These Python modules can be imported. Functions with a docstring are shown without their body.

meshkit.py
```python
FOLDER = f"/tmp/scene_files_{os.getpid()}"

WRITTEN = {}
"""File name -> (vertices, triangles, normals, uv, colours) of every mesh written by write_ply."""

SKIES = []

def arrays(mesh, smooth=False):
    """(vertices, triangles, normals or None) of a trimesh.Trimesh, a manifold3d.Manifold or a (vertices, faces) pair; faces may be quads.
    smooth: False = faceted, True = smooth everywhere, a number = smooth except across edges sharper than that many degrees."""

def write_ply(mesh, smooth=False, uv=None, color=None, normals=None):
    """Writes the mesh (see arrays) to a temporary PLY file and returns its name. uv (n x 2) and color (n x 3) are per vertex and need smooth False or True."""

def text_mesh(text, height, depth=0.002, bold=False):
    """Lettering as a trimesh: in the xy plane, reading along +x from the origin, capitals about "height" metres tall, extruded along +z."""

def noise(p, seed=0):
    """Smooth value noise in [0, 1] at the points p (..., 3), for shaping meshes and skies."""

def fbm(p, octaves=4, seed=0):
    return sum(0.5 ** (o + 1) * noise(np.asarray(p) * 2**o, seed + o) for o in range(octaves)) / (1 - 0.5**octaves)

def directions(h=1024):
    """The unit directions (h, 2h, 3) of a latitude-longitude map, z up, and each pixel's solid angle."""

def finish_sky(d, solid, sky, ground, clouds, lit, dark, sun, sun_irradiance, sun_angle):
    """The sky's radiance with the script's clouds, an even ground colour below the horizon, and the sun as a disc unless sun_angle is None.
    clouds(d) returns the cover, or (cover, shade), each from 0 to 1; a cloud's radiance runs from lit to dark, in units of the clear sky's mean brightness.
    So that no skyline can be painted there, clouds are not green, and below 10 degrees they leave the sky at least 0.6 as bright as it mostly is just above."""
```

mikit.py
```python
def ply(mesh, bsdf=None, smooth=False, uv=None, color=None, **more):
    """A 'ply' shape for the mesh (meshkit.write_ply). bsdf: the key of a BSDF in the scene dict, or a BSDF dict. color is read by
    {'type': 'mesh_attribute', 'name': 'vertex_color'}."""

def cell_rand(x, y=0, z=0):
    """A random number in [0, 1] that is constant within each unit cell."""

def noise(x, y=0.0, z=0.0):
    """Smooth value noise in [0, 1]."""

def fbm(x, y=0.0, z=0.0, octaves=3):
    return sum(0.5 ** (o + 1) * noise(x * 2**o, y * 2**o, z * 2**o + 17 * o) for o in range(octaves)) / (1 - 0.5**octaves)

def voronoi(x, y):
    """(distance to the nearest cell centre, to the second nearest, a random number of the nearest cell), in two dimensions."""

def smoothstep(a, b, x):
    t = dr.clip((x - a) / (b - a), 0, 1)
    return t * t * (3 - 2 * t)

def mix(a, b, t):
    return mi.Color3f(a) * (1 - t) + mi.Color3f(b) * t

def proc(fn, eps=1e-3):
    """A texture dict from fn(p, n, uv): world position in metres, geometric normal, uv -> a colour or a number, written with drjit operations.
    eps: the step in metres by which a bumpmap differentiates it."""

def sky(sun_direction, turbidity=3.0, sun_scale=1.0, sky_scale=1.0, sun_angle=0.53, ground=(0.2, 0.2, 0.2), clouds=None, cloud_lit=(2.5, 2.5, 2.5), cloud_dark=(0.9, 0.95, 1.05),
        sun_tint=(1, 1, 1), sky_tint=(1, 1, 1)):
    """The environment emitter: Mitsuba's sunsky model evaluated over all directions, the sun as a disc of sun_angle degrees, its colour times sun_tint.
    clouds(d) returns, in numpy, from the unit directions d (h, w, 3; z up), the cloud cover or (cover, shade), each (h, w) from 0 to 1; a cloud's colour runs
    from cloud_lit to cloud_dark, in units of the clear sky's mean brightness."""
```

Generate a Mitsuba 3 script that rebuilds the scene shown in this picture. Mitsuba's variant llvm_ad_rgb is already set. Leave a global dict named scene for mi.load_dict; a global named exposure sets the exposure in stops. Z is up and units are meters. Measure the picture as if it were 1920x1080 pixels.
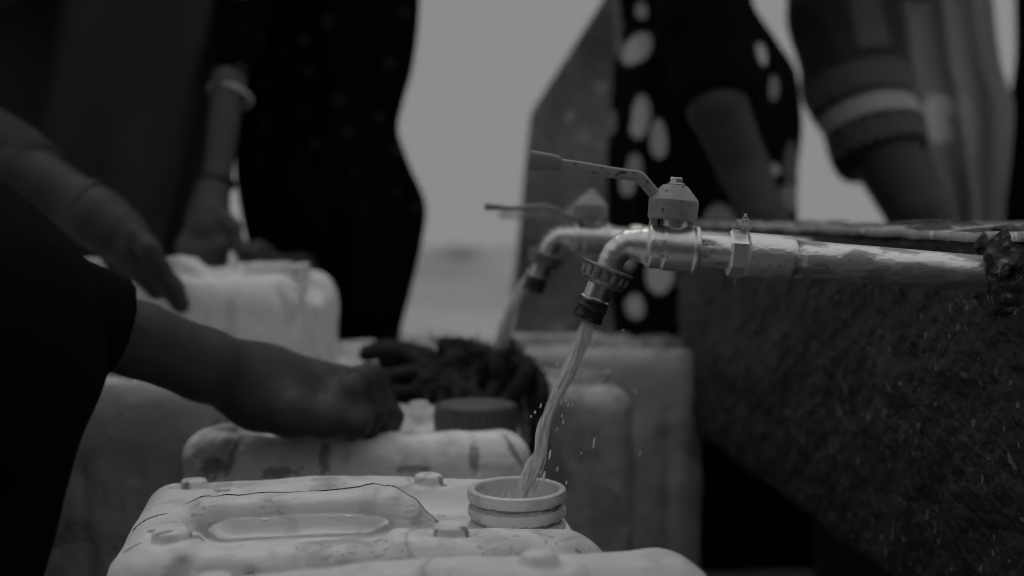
import math, random
import numpy as np, trimesh, mitsuba as mi, drjit as dr, mikit, meshkit
from mikit import noise, fbm, smoothstep, mix, proc
T = mi.ScalarTransform4f
rng = np.random.default_rng(7)
scene, labels = {}, {}

# ------------------------------------------------------------------ camera, sky, exposure
EYE, FP = 0.85, 2300.0                      # eye height (m), focal length in 1920-wide pixels
PITCH = math.atan(140 / FP)
FWD = np.array([0, math.cos(PITCH), -math.sin(PITCH)])
UPV = np.array([0, math.sin(PITCH), math.cos(PITCH)])
CAM = np.array([0, 0, EYE])
scene['camera'] = {'type': 'thinlens', 'fov': 2 * math.degrees(math.atan(960 / FP)), 'fov_axis': 'x',
                   'aperture_radius': 0.0054, 'focus_distance': 0.715, 'near_clip': 0.05, 'far_clip': 3000.0,
                   'to_world': T().look_at(origin=CAM.tolist(), target=(CAM + FWD).tolist(), up=[0, 0, 1])}
def overcast(d):
    """An even overcast sky, brighter overhead than low down, as overcast skies are."""
    return 1.0, 1.0 - np.clip((d[..., 2] - 0.2) / 0.8, 0, 1)
SUN = (-0.16, 0.42, 0.90)
scene['sky'] = mikit.sky(SUN, turbidity=3, sun_scale=0.2, sun_angle=24, clouds=overcast, ground=(0.53, 0.53, 0.53),
                         cloud_lit=(4.0, 4.0, 4.0), cloud_dark=(2.0, 2.0, 2.0), sun_tint=(0.91, 1.0, 1.15))
exposure = 0.08

# ------------------------------------------------------------------ helpers
def W(px, py, d):
    """The point at depth d (metres along y) seen at the photograph's pixel."""
    v = FWD + (px - 960) / FP * np.array([1.0, 0, 0]) + (540 - py) / FP * UPV
    return CAM + v * (d / v[1])

def key(name):
    k, i = name, 0
    while k in scene or any(s.startswith(k + '__') for s in scene):
        i += 1
        k = f'{name}_{i:03d}'
    return k

def tag(k, label=None, cat=None, group=None, kind=None):
    e = {}
    if label: e['label'] = label
    if cat: e['category'] = cat
    if group: e['group'] = group
    if kind: e['kind'] = kind
    labels[k] = e

def put(name, mesh, bsdf, smooth=False, parent=None, to_world=None, uv=None):
    base = f'{parent}__{name}' if parent else name
    k, i = base, 0
    while k in scene:
        i += 1
        k = f'{base}_{i:03d}'
    d = mesh if isinstance(mesh, dict) else mikit.ply(mesh, bsdf, smooth=smooth, uv=uv)
    d = dict(d)
    if to_world is not None:
        d['to_world'] = to_world
    scene[k] = d
    return k

def mat(m):
    return T(np.asarray(m, float).tolist())

def nrm(v):
    v = np.asarray(v, float)
    return v / np.linalg.norm(v)

# ---- signed distance modelling, meshed with surface nets
def smin(a, b, k):
    h = np.clip(0.5 + 0.5 * (b - a) / k, 0, 1)
    return b * (1 - h) + a * h - k * h * (1 - h)

def smax(a, b, k):
    return -smin(-a, -b, k)

def cap(p, a, b, r1, r2=None):
    r2 = r1 if r2 is None else r2
    a, b = np.asarray(a, np.float32), np.asarray(b, np.float32)
    ba = b - a
    x, y, z = p[:, 0] - a[0], p[:, 1] - a[1], p[:, 2] - a[2]
    t = np.clip((x * ba[0] + y * ba[1] + z * ba[2]) * np.float32(1 / max(float(ba @ ba), 1e-12)), 0, 1)
    x -= t * ba[0]; y -= t * ba[1]; z -= t * ba[2]
    return np.sqrt(x * x + y * y + z * z) - (np.float32(r1) + np.float32(r2 - r1) * t)

def chain(p, pts, k=0.006):
    """pts: [(point, radius), ...]"""
    d = None
    for (a, ra), (b, rb) in zip(pts[:-1], pts[1:]):
        c = cap(p, a, b, ra, rb)
        d = c if d is None else smin(d, c, k)
    return d

def rbox(p, c, h, r):
    x, y, z = (np.abs(p[:, i] - np.float32(c[i])) - np.float32(h[i] - r) for i in range(3))
    m = np.minimum(np.maximum(np.maximum(x, y), z), 0)
    x, y, z = np.maximum(x, 0), np.maximum(y, 0), np.maximum(z, 0)
    return np.sqrt(x * x + y * y + z * z) + m - np.float32(r)

def ellipsoid(p, c, r):
    x, y, z = ((p[:, i] - np.float32(c[i])) / np.float32(r[i]) for i in range(3))
    k0 = np.sqrt(x * x + y * y + z * z)
    k1 = np.sqrt((x / r[0]) ** 2 + (y / r[1]) ** 2 + (z / r[2]) ** 2).astype(np.float32)
    return k0 * (k0 - 1) / np.maximum(k1, 1e-9)

def sdf_mesh(fn, lo, hi, h, slack=1.15):
    lo, hi = np.asarray(lo, np.float64), np.asarray(hi, np.float64)
    B = 8
    nb = np.ceil((hi - lo) / (h * B)).astype(int)
    g = np.stack(np.meshgrid(*[np.arange(n) for n in nb], indexing='ij'), -1).reshape(-1, 3)
    cen = (lo + (g + 0.5) * B * h).astype(np.float32)
    dc = fn(cen)
    near = np.abs(dc) < 0.87 * B * h * slack + 0.002
    n = nb * B + 1
    V = np.repeat(np.repeat(np.repeat(dc.reshape(nb), B, 0), B, 1), B, 2)
    V = np.pad(V, ((0, 1),) * 3, mode='edge').astype(np.float32)
    off = np.stack(np.meshgrid(*[np.arange(B + 1)] * 3, indexing='ij'), -1).reshape(-1, 3)
    gn = g[near] * B
    for s in range(0, len(gn), 1500):
        ii = (gn[s:s + 1500, None, :] + off[None]).reshape(-1, 3)
        V[ii[:, 0], ii[:, 1], ii[:, 2]] = fn((lo + ii * h).astype(np.float32))
    S = V < 0
    cnt = np.zeros(tuple(n - 1), np.int8)
    for a in (0, 1):
        for b in (0, 1):
            for c in (0, 1):
                cnt += S[a:n[0] - 1 + a, b:n[1] - 1 + b, c:n[2] - 1 + c]
    act = np.argwhere((cnt > 0) & (cnt < 8))
    idx = np.full(tuple(n - 1), -1, np.int32)
    idx[act[:, 0], act[:, 1], act[:, 2]] = np.arange(len(act))
    acc, num = np.zeros((len(act), 3)), np.zeros(len(act))
    corners = [(a, b, c) for a in (0, 1) for b in (0, 1) for c in (0, 1)]
    val = {c: V[act[:, 0] + c[0], act[:, 1] + c[1], act[:, 2] + c[2]] for c in corners}
    for c in corners:
        for ax in range(3):
            if c[ax] == 0:
                e = list(c); e[ax] = 1; e = tuple(e)
                v0, v1 = val[c], val[e]
                m = (v0 < 0) != (v1 < 0)
                t = v0[m] / (v0[m] - v1[m])
                pt = np.tile(np.array(c, float), (m.sum(), 1)); pt[:, ax] += t
                acc[m] += pt; num[m] += 1
    verts = lo + (act + acc / num[:, None]) * h
    quads = []
    for ax in range(3):
        o1, o2 = (ax + 1) % 3, (ax + 2) % 3
        s0 = [slice(None)] * 3; s1 = [slice(None)] * 3
        s0[ax], s1[ax] = slice(0, n[ax] - 1), slice(1, n[ax])
        A, Bv = S[tuple(s0)], S[tuple(s1)]
        e = np.argwhere(A != Bv)
        e = e[(e[:, o1] > 0) & (e[:, o2] > 0) & (e[:, o1] < n[o1] - 1) & (e[:, o2] < n[o2] - 1)]
        inside = A[e[:, 0], e[:, 1], e[:, 2]]
        def cell(da, db):
            q = e.copy(); q[:, o1] -= da; q[:, o2] -= db
            return idx[q[:, 0], q[:, 1], q[:, 2]]
        q = np.stack([cell(1, 1), cell(0, 1), cell(0, 0), cell(1, 0)], 1)
        q[~inside] = q[~inside][:, ::-1]
        quads.append(q)
    q = np.vstack(quads)
    q = q[(q >= 0).all(1)]
    return trimesh.Trimesh(verts, np.vstack([q[:, [0, 1, 2]], q[:, [0, 2, 3]]]), process=False)

# ---- swept tubes, revolved profiles, lofts
def spline(pts, n):
    from scipy.interpolate import CubicSpline
    pts = np.asarray(pts, float)
    s = np.concatenate([[0], np.cumsum(np.linalg.norm(np.diff(pts[:, :3], axis=0), axis=1))])
    return CubicSpline(s, pts)(np.linspace(0, s[-1], n))

def frames(P):
    t = np.gradient(P, axis=0); t /= np.linalg.norm(t, axis=1, keepdims=True)
    u = np.cross(t[0], [0.2, 0.3, 0.93]); u /= np.linalg.norm(u)
    U = [u]
    for i in range(1, len(P)):
        u = U[-1] - t[i] * (U[-1] @ t[i]); U.append(u / np.linalg.norm(u))
    U = np.array(U)
    return t, U, np.cross(t, U)

def tube(P, r, n=16, rad=None, close=True):
    """rad(i_along, phi) multiplies the radius."""
    P = np.asarray(P, float); r = np.broadcast_to(r, (len(P),)).astype(float)
    _, U, Vv = frames(P)
    ph = np.arange(n) * 2 * np.pi / n
    R = r[:, None] * (np.ones((len(P), n)) if rad is None else rad(np.linspace(0, 1, len(P))[:, None], ph[None]))
    v = P[:, None] + R[..., None] * (np.cos(ph)[None, :, None] * U[:, None] + np.sin(ph)[None, :, None] * Vv[:, None])
    return skin_rings(v, close)

def skin_rings(v, close=True):
    m, n = v.shape[:2]
    i, j = np.meshgrid(np.arange(m - 1), np.arange(n), indexing='ij')
    a, b = i * n + j, i * n + (j + 1) % n
    f = np.vstack([np.stack([a, b, b + n], -1).reshape(-1, 3), np.stack([a, b + n, a + n], -1).reshape(-1, 3)])
    vv = v.reshape(-1, 3)
    if close:
        c0, c1 = len(vv), len(vv) + 1
        vv = np.vstack([vv, v[0].mean(0), v[-1].mean(0)])
        k = np.arange(n)
        f = np.vstack([f, np.stack([(k + 1) % n, k, k * 0 + c0], 1), np.stack([(m - 1) * n + k, (m - 1) * n + (k + 1) % n, k * 0 + c1], 1)])
    return trimesh.Trimesh(vv, f, process=False)

def lathe(profile, n=64, rad=None):
    """profile [(r, z)], round z; outward faces when z rises along the profile's outside."""
    pr = np.asarray(profile, float)
    ph = np.arange(n) * 2 * np.pi / n
    R = np.repeat(pr[:, :1], n, 1)
    if rad is not None: R = R * rad(pr[:, 1][:, None], ph[None])
    v = np.stack([R * np.cos(ph), R * np.sin(ph), np.repeat(pr[:, 1:], n, 1)], -1)
    return skin_rings(v, close=True)

def axis_matrix(o, zdir, xhint=(1, 0, 0)):
    z = nrm(zdir); x = np.asarray(xhint, float); x = nrm(x - z * (x @ z)); y = np.cross(z, x)
    m = np.eye(4); m[:3, 0], m[:3, 1], m[:3, 2], m[:3, 3] = x, y, z, o
    return m

def loft(rows, d, depth=0.7, n=128, m=120, fold=0.012, kf=9, seed=0, power=2.3, tilt=0.0):
    """A garment: rows [(py, xl, xr)] of its outline at depth d, given a body's thickness, closed, with hanging folds."""
    rows = np.asarray(rows, float)
    from scipy.interpolate import PchipInterpolator as PI
    ys = np.linspace(rows[0, 0], rows[-1, 0], m)
    L, R = PI(rows[:, 0], rows[:, 1])(ys), PI(rows[:, 0], rows[:, 2])(ys)
    ph = np.arange(n) * 2 * np.pi / n
    out = []
    for k, (y, l, r) in enumerate(zip(ys, L, R)):
        c = W((l + r) / 2, y, d); a = (r - l) / 2 * d / FP
        cx, sx = np.cos(ph), np.sin(ph)
        rr = (np.abs(cx) ** power + np.abs(sx) ** power) ** (-1 / power)
        q = np.stack([np.cos(ph) * 1.6 + seed, np.sin(ph) * 1.6, np.full(n, k / m * 1.4)], 1)
        wob = meshkit.fbm(q * 1.3, 3, seed) - 0.5
        f = fold * np.sin(kf * (ph + 0.9 * wob) + seed) * (0.35 + 0.65 * k / m) + 0.05 * a * wob * 2
        out.append(np.stack([c[0] + (a * rr + f) * cx * 1.0, c[1] + tilt * (y - rows[0, 0]) * d / FP + (a * depth * rr + f) * sx, np.full(n, c[2])], 1))
    v = np.array(out)[::-1]
    return skin_rings(v)

# ------------------------------------------------------------------ materials
def mat_simple(name, base, rough=0.5, metallic=0.0, **kw):
    scene[name] = {'type': 'twosided', 'bsdf': {'type': 'principled', 'base_color': {'type': 'rgb', 'value': [base] * 3} if not isinstance(base, dict) else base,
                                                'roughness': rough, 'metallic': metallic, **kw}}

def bumped(name, inner, fn, scale, eps):
    scene[name] = {'type': 'twosided', 'bsdf': {'type': 'bumpmap', 'arbitrary': {**proc(fn, eps)}, 'scale': scale, 'bsdf': inner}}

def grey(fn):
    return proc(lambda p, n, uv: mi.Color3f(fn(p)))

def plastic(name, tone, dirt, seed, rough=0.42, M=None, items=()):
    def col(p):
        q = p * 1.0
        a = fbm(q.x * 22 + seed, q.y * 22, q.z * 22, octaves=4)
        b = fbm(q.x * 7 + seed * 3, q.y * 7, q.z * 9, octaves=3)
        c = fbm(q.x * 60, q.y * 60 + seed, q.z * 16, octaves=3)
        line = fbm(q.x * 14 + seed * 2, q.y * 14, q.z * 14, octaves=3)
        crack = 1 - smoothstep(0.004, 0.013, dr.abs(line - 0.5))
        crack = crack * smoothstep(0.52, 0.62, b)
        stain = smoothstep(0.54, 0.70, a) * 0.55 + smoothstep(0.56, 0.72, c) * 0.35
        speck = smoothstep(0.72, 0.8, noise(q.x * 330, q.y * 330, q.z * 330)) * smoothstep(0.5, 0.62, a)
        scr = smoothstep(0.66, 0.74, fbm(q.x * 26 + q.y * 31 + seed, q.y * 420 - q.x * 300, q.z * 420, octaves=2)) * smoothstep(0.45, 0.6, a)
        v = tone * (1 - dirt * dr.clip(0.4 * scr + stain + 0.55 * crack + 0.6 * speck, 0, 0.92))
        v = v * (0.94 + 0.12 * b)
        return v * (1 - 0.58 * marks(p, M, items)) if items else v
    def bump(p, n, uv):
        return fbm(p.x * 160, p.y * 160, p.z * 160, octaves=3) * 0.6 + noise(p.x * 40, p.y * 40, p.z * 40)
    bumped(name, {'type': 'principled', 'base_color': grey(col), 'roughness': rough, 'specular': 0.5}, bump, 0.0018, 8e-4)

plastic('plastic_white', 0.62, 0.42, 1.0)
def can_matrix(cx, cy, top, yaw, sc=(1, 1, 1)):
    M = np.eye(4); y = math.radians(yaw)
    M[:3, :3] = np.array([[math.cos(y), -math.sin(y), 0], [math.sin(y), math.cos(y), 0], [0, 0, 1]]) @ np.diag(sc)
    M[:3, 3] = [cx, cy, EYE - top]
    return M
FRONT = [('f', x, -0.019, 0.0040, 0.0058, 0.1) for x in (-0.07, -0.023, 0.023, 0.07)] + [('f', -0.105, -0.024, 0.008, 0.006, 0.7), ('f', 0.106, -0.02, 0.002, 0.010, 0.4)]  # dark uneven spots at the front notches
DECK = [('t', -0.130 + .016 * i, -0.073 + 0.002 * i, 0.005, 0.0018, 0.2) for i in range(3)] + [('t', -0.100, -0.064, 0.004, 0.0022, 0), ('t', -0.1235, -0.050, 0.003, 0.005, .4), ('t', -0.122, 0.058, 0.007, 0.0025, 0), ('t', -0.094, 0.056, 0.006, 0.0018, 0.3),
        ('t', 0.024, -0.070, 0.005, 0.0016, -.3), ('t', 0.046, -0.071, 0.006, 0.0016, .2), ('t', 0.044, 0.060, 0.0035, 0.003, -.7), ('t', 0.006, -0.052, 0.012, 0.0018, .12), ('t', -0.015, -0.055, 0.008, 0.0012, -.1), ('t', -0.042, 0.001, 0.005, 0.001, 0), ('t', -0.058, 0.004, 0.004, 0.001, .1)]  # dark uneven spots round the studs and on the deck
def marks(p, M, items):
    """Dark marks on a can in its own frame: (side, x, v, rx, rv, turn), side 't' the deck (v = y), 'f' the front face (v = z)."""
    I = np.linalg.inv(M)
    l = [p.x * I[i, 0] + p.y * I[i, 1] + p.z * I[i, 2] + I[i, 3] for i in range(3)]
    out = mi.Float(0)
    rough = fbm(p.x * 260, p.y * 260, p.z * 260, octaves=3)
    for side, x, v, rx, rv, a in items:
        if side == 'n':                                     # dark bands between the threads, in broken streaks
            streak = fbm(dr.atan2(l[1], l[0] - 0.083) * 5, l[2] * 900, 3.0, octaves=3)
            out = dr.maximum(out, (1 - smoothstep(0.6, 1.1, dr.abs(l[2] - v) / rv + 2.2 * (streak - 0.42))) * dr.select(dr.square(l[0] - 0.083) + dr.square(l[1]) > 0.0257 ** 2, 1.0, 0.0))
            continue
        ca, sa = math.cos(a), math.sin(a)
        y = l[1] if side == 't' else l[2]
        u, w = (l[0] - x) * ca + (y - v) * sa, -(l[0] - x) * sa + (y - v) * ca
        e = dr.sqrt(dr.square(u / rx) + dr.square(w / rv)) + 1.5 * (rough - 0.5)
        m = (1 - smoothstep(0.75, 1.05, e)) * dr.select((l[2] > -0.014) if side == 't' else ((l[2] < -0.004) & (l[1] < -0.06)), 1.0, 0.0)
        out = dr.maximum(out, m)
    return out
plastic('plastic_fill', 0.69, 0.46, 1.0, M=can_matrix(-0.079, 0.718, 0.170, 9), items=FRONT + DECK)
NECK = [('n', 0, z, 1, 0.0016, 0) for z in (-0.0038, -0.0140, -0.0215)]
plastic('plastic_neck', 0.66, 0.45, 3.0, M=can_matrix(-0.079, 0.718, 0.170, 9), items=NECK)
MID = [('f', x, -0.020, 0.0045, 0.013, 0.0) for x in (-0.035, 0.078)] + [('f', -0.104, -0.018, 0.003, 0.016, -0.35), ('f', -0.118, -0.026, 0.009, 0.009, 0.4), ('f', 0.108, -0.016, 0.0025, 0.014, 0.5), ('f', 0.030, -0.029, 0.016, 0.003, 0.05), ('f', -0.07, -0.030, 0.016, 0.005, 0.1)]
plastic('plastic_mid', 0.84, 0.60, 7.0, M=can_matrix(-0.115, 1.025, 0.169, 4, (1.02, 0.92, 1)), items=MID)
plastic('plastic_worn', 0.84, 0.55, 5.0)
plastic('plastic_grey', 0.52, 0.55, 9.0)
plastic('plastic_dirty', 0.46, 0.72, 14.0, 0.55)
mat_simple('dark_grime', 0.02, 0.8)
mat_simple('cap_plastic', 0.07, 0.5)

def brass_col(p):
    a = fbm(p.x * 180, p.y * 180, p.z * 180, octaves=3)
    b = fbm(p.x * 700, p.y * 700, p.z * 700, octaves=2)
    return 0.74 + 0.28 * (a - 0.5) + 0.16 * (b - 0.5)
bumped('cast_metal', {'type': 'principled', 'base_color': grey(brass_col), 'roughness': 0.34, 'metallic': 0.95}, lambda p, n, uv: fbm(p.x * 1500, p.y * 1500, p.z * 1500, octaves=2), 0.00018, 1e-4)

def pipe_col(p):
    a = fbm(p.x * 90, p.y * 300, p.z * 300, octaves=4)
    b = fbm(p.x * 45 + 3, p.y * 120, p.z * 120, octaves=3)
    rust = smoothstep(0.50, 0.64, b + 0.25 * (a - 0.5))
    pit = smoothstep(0.62, 0.72, fbm(p.x * 700, p.y * 1100, p.z * 1100, octaves=3)) * smoothstep(0.45, 0.62, a)
    return dr.maximum(0.86 * (1 - 0.50 * rust - 0.5 * pit) + 0.2 * (a - 0.5), 0.03)
def pipe_rough(p):
    return 0.38 + 0.3 * smoothstep(0.5, 0.68, fbm(p.x * 45 + 3, p.y * 120, p.z * 120, octaves=3))
bumped('galvanised', {'type': 'principled', 'base_color': grey(pipe_col), 'roughness': grey(pipe_rough), 'metallic': 0.85}, lambda p, n, uv: fbm(p.x * 300, p.y * 500, p.z * 500, octaves=3), 0.00035, 2e-4)
bumped('stained_metal', {'type': 'principled', 'base_color': grey(lambda p: 0.30 * (0.5 + fbm(p.x * 260, p.y * 260, p.z * 260, octaves=3))), 'roughness': 0.42, 'metallic': 0.9}, lambda p, n, uv: fbm(p.x * 900, p.y * 900, p.z * 900, octaves=2), 0.0002, 1e-4)
mat_simple('bright_steel', 0.6, 0.28, 1.0)

def paint_col(p):
    a = fbm(p.x * 130, p.y * 130, p.z * 130, octaves=4)
    chip = smoothstep(0.70, 0.74, fbm(p.x * 380, p.y * 380, p.z * 380, octaves=3))
    scr = smoothstep(0.62, 0.70, fbm(p.x * 60, p.y * 900, p.z * 900, octaves=2))
    return 0.27 * (1 - 0.75 * chip) + 0.06 * scr * (0.5 + a)
bumped('lever_paint', {'type': 'principled', 'base_color': grey(paint_col), 'roughness': 0.36, 'specular': 0.5}, lambda p, n, uv: fbm(p.x * 600, p.y * 600, p.z * 600, octaves=2), 0.00012, 2e-4)
mat_simple('lever_sleeve', 0.20, 0.4)
mat_simple('rubber', 0.018, 0.22)
mat_simple('seal_tape', 0.55, 0.6)

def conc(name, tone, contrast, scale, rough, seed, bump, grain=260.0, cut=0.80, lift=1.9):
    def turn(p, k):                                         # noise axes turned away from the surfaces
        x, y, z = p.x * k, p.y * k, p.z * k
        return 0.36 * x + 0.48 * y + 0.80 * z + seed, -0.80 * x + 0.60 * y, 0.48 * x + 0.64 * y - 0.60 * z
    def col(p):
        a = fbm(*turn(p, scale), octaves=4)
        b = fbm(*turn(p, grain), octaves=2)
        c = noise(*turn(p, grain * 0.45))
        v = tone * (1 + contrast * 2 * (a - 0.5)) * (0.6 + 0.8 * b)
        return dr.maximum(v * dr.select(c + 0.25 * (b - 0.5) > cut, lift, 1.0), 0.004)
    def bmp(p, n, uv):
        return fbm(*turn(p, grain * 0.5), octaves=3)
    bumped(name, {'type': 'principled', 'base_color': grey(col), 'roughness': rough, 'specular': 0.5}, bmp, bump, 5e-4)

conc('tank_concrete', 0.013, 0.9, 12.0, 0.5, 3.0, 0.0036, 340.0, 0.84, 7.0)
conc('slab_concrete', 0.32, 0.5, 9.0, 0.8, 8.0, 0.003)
conc('pillar_concrete', 0.40, 1.0, 6.0, 0.85, 1.5, 0.003, 120.0)
conc('apron_concrete', 0.10, 0.4, 5.0, 0.8, 4.0, 0.003)
conc('added_wall', 0.08, 0.4, 3.0, 0.95, 6.0, 0.004, 60.0)

def earth_col(p):
    a = fbm(p.x * 0.5, p.y * 0.16, 0.0, octaves=4)
    b = fbm(p.x * 5, p.y * 3, 1.0, octaves=3)
    return 0.25 * (1 + 0.9 * (a - 0.5)) * (0.85 + 0.3 * b)
mat_simple('earth', grey(earth_col), 0.95)

def skin_col(tone, seed):
    return grey(lambda p: tone * (0.8 + 0.4 * fbm(p.x * 40 + seed, p.y * 40, p.z * 40, octaves=4)))
bumped('skin_dark', {'type': 'principled', 'base_color': skin_col(0.040, 1.0), 'roughness': 0.55, 'specular': 0.3}, lambda p, n, uv: fbm(p.x * 220, p.y * 220, p.z * 220, octaves=3), 0.0008, 6e-4)
bumped('skin_far', {'type': 'principled', 'base_color': skin_col(0.07, 4.0), 'roughness': 0.55, 'specular': 0.3}, lambda p, n, uv: fbm(p.x * 220, p.y * 220, p.z * 220, octaves=3), 0.0008, 6e-4)

def weave(p, n, uv):
    return fbm(p.x * 60, p.y * 60, p.z * 22, octaves=3)
bumped('cloth_black', {'type': 'principled', 'base_color': {'type': 'rgb', 'value': [0.004] * 3}, 'roughness': 0.9, 'specular': 0.05}, weave, 0.003, 2e-3)
bumped('cloth_tunic', {'type': 'principled', 'base_color': {'type': 'rgb', 'value': [0.045] * 3}, 'roughness': 0.9, 'specular': 0.2}, weave, 0.004, 2e-3)
mat_simple('cloth_pale', 0.45, 0.9)
mat_simple('bangle', 0.01, 0.4)

def blobs(p, items, base, lit, soft=0.15):
    """A print: ellipses (x, z, rx, rz, turn, tone) on cloth."""
    v = mi.Float(base)
    for (x, z, rx, rz, a, t) in items:
        ca, sa = math.cos(a), math.sin(a)
        u, w = (p.x - x) * ca + (p.z - z) * sa, -(p.x - x) * sa + (p.z - z) * ca
        wob = 0.9 * (fbm(p.x * 34, p.z * 34, x * 50, octaves=2) - 0.5)
        e = dr.sqrt(dr.square(u / rx) + dr.square(w / rz)) + wob
        v = dr.lerp(v, mi.Float(lit * t), 1 - smoothstep(1 - soft, 1 + soft, e))
    return v

def print_items(spec, d):
    out = []
    for (px, py, rx, ry, a, t) in spec:
        c = W(px, py, d)
        out.append((c[0], c[2], rx * d / FP, ry * d / FP, a, t))
    return out

DOTS = print_items([(610, 35, 13, 13, 0, 1), (565, 68, 12, 12, 0, 1), (722, 110, 13, 13, 0, 1), (572, 130, 11, 11, 0, 1), (485, 152, 12, 13, 0, 1.6), (630, 183, 13, 13, 0, 1),
                    (702, 215, 13, 13, 0, 1), (645, 245, 12, 12, 0, .8), (582, 267, 12, 12, 0, 1), (735, 275, 12, 12, 0, .8), (560, 205, 11, 11, 0, .6), (484, 225, 9, 34, 0, 1.2),
                    (478, 295, 10, 12, 0, .8), (736, 358, 12, 12, 0, .5), (774, 388, 12, 12, 0, .8), (680, 390, 11, 11, 0, .4), (660, 320, 11, 11, 0, .4), (520, 90, 11, 11, 0, .6), (750, 10, 11, 11, 0, .8), (480, 5, 22, 9, 0, 12)], 1.6)
mat_simple('cloth_dotted', grey(lambda p: blobs(p, DOTS, 0.002, 0.022)), 0.9, specular=0.05)
OVALS = print_items([(1198, 90, 24, 34, -.5, 1), (1203, 225, 17, 44, -.12, 1), (1236, 262, 13, 33, .05, 1), (1205, 15, 13, 18, 0, .9), (1180, 345, 13, 24, 0, .8), (1193, 315, 13, 30, .0, .6),
                     (1150, 225, 12, 26, 0, .4), (1235, 515, 24, 36, 0.1, 1), (1193, 575, 15, 24, 0, .9), (1180, 470, 14, 34, 0, .7), (1395, 25, 15, 30, .2, .8), (1432, 98, 10, 20, .1, .9), (1455, 165, 9, 22, 0, .5),
                     (1450, 318, 20, 12, 0, .9), (1492, 372, 20, 24, 0, .5), (1348, 420, 28, 34, 0, .6), (1490, 300, 14, 40, 0, .25), (1300, 500, 20, 40, 0, .6), (1150, 30, 20, 70, 0.2, .4)], 1.72)
mat_simple('cloth_ovals', grey(lambda p: blobs(p, OVALS, 0.004, 0.70)), 0.85, specular=0.1)
SHAWL = print_items([(1770, 225, 30, 45, 0, 1), (1838, 245, 22, 42, .1, .6), (1818, 200, 14, 20, 0, .6), (1692, 150, 14, 75, .16, .9)], 1.95)
mat_simple('cloth_shawl', grey(lambda p: blobs(p, SHAWL, 0.26, 0.62) * (0.65 + 0.7 * fbm(p.x * 20, p.y * 8, p.z * 4, octaves=2))), 0.85)

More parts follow.
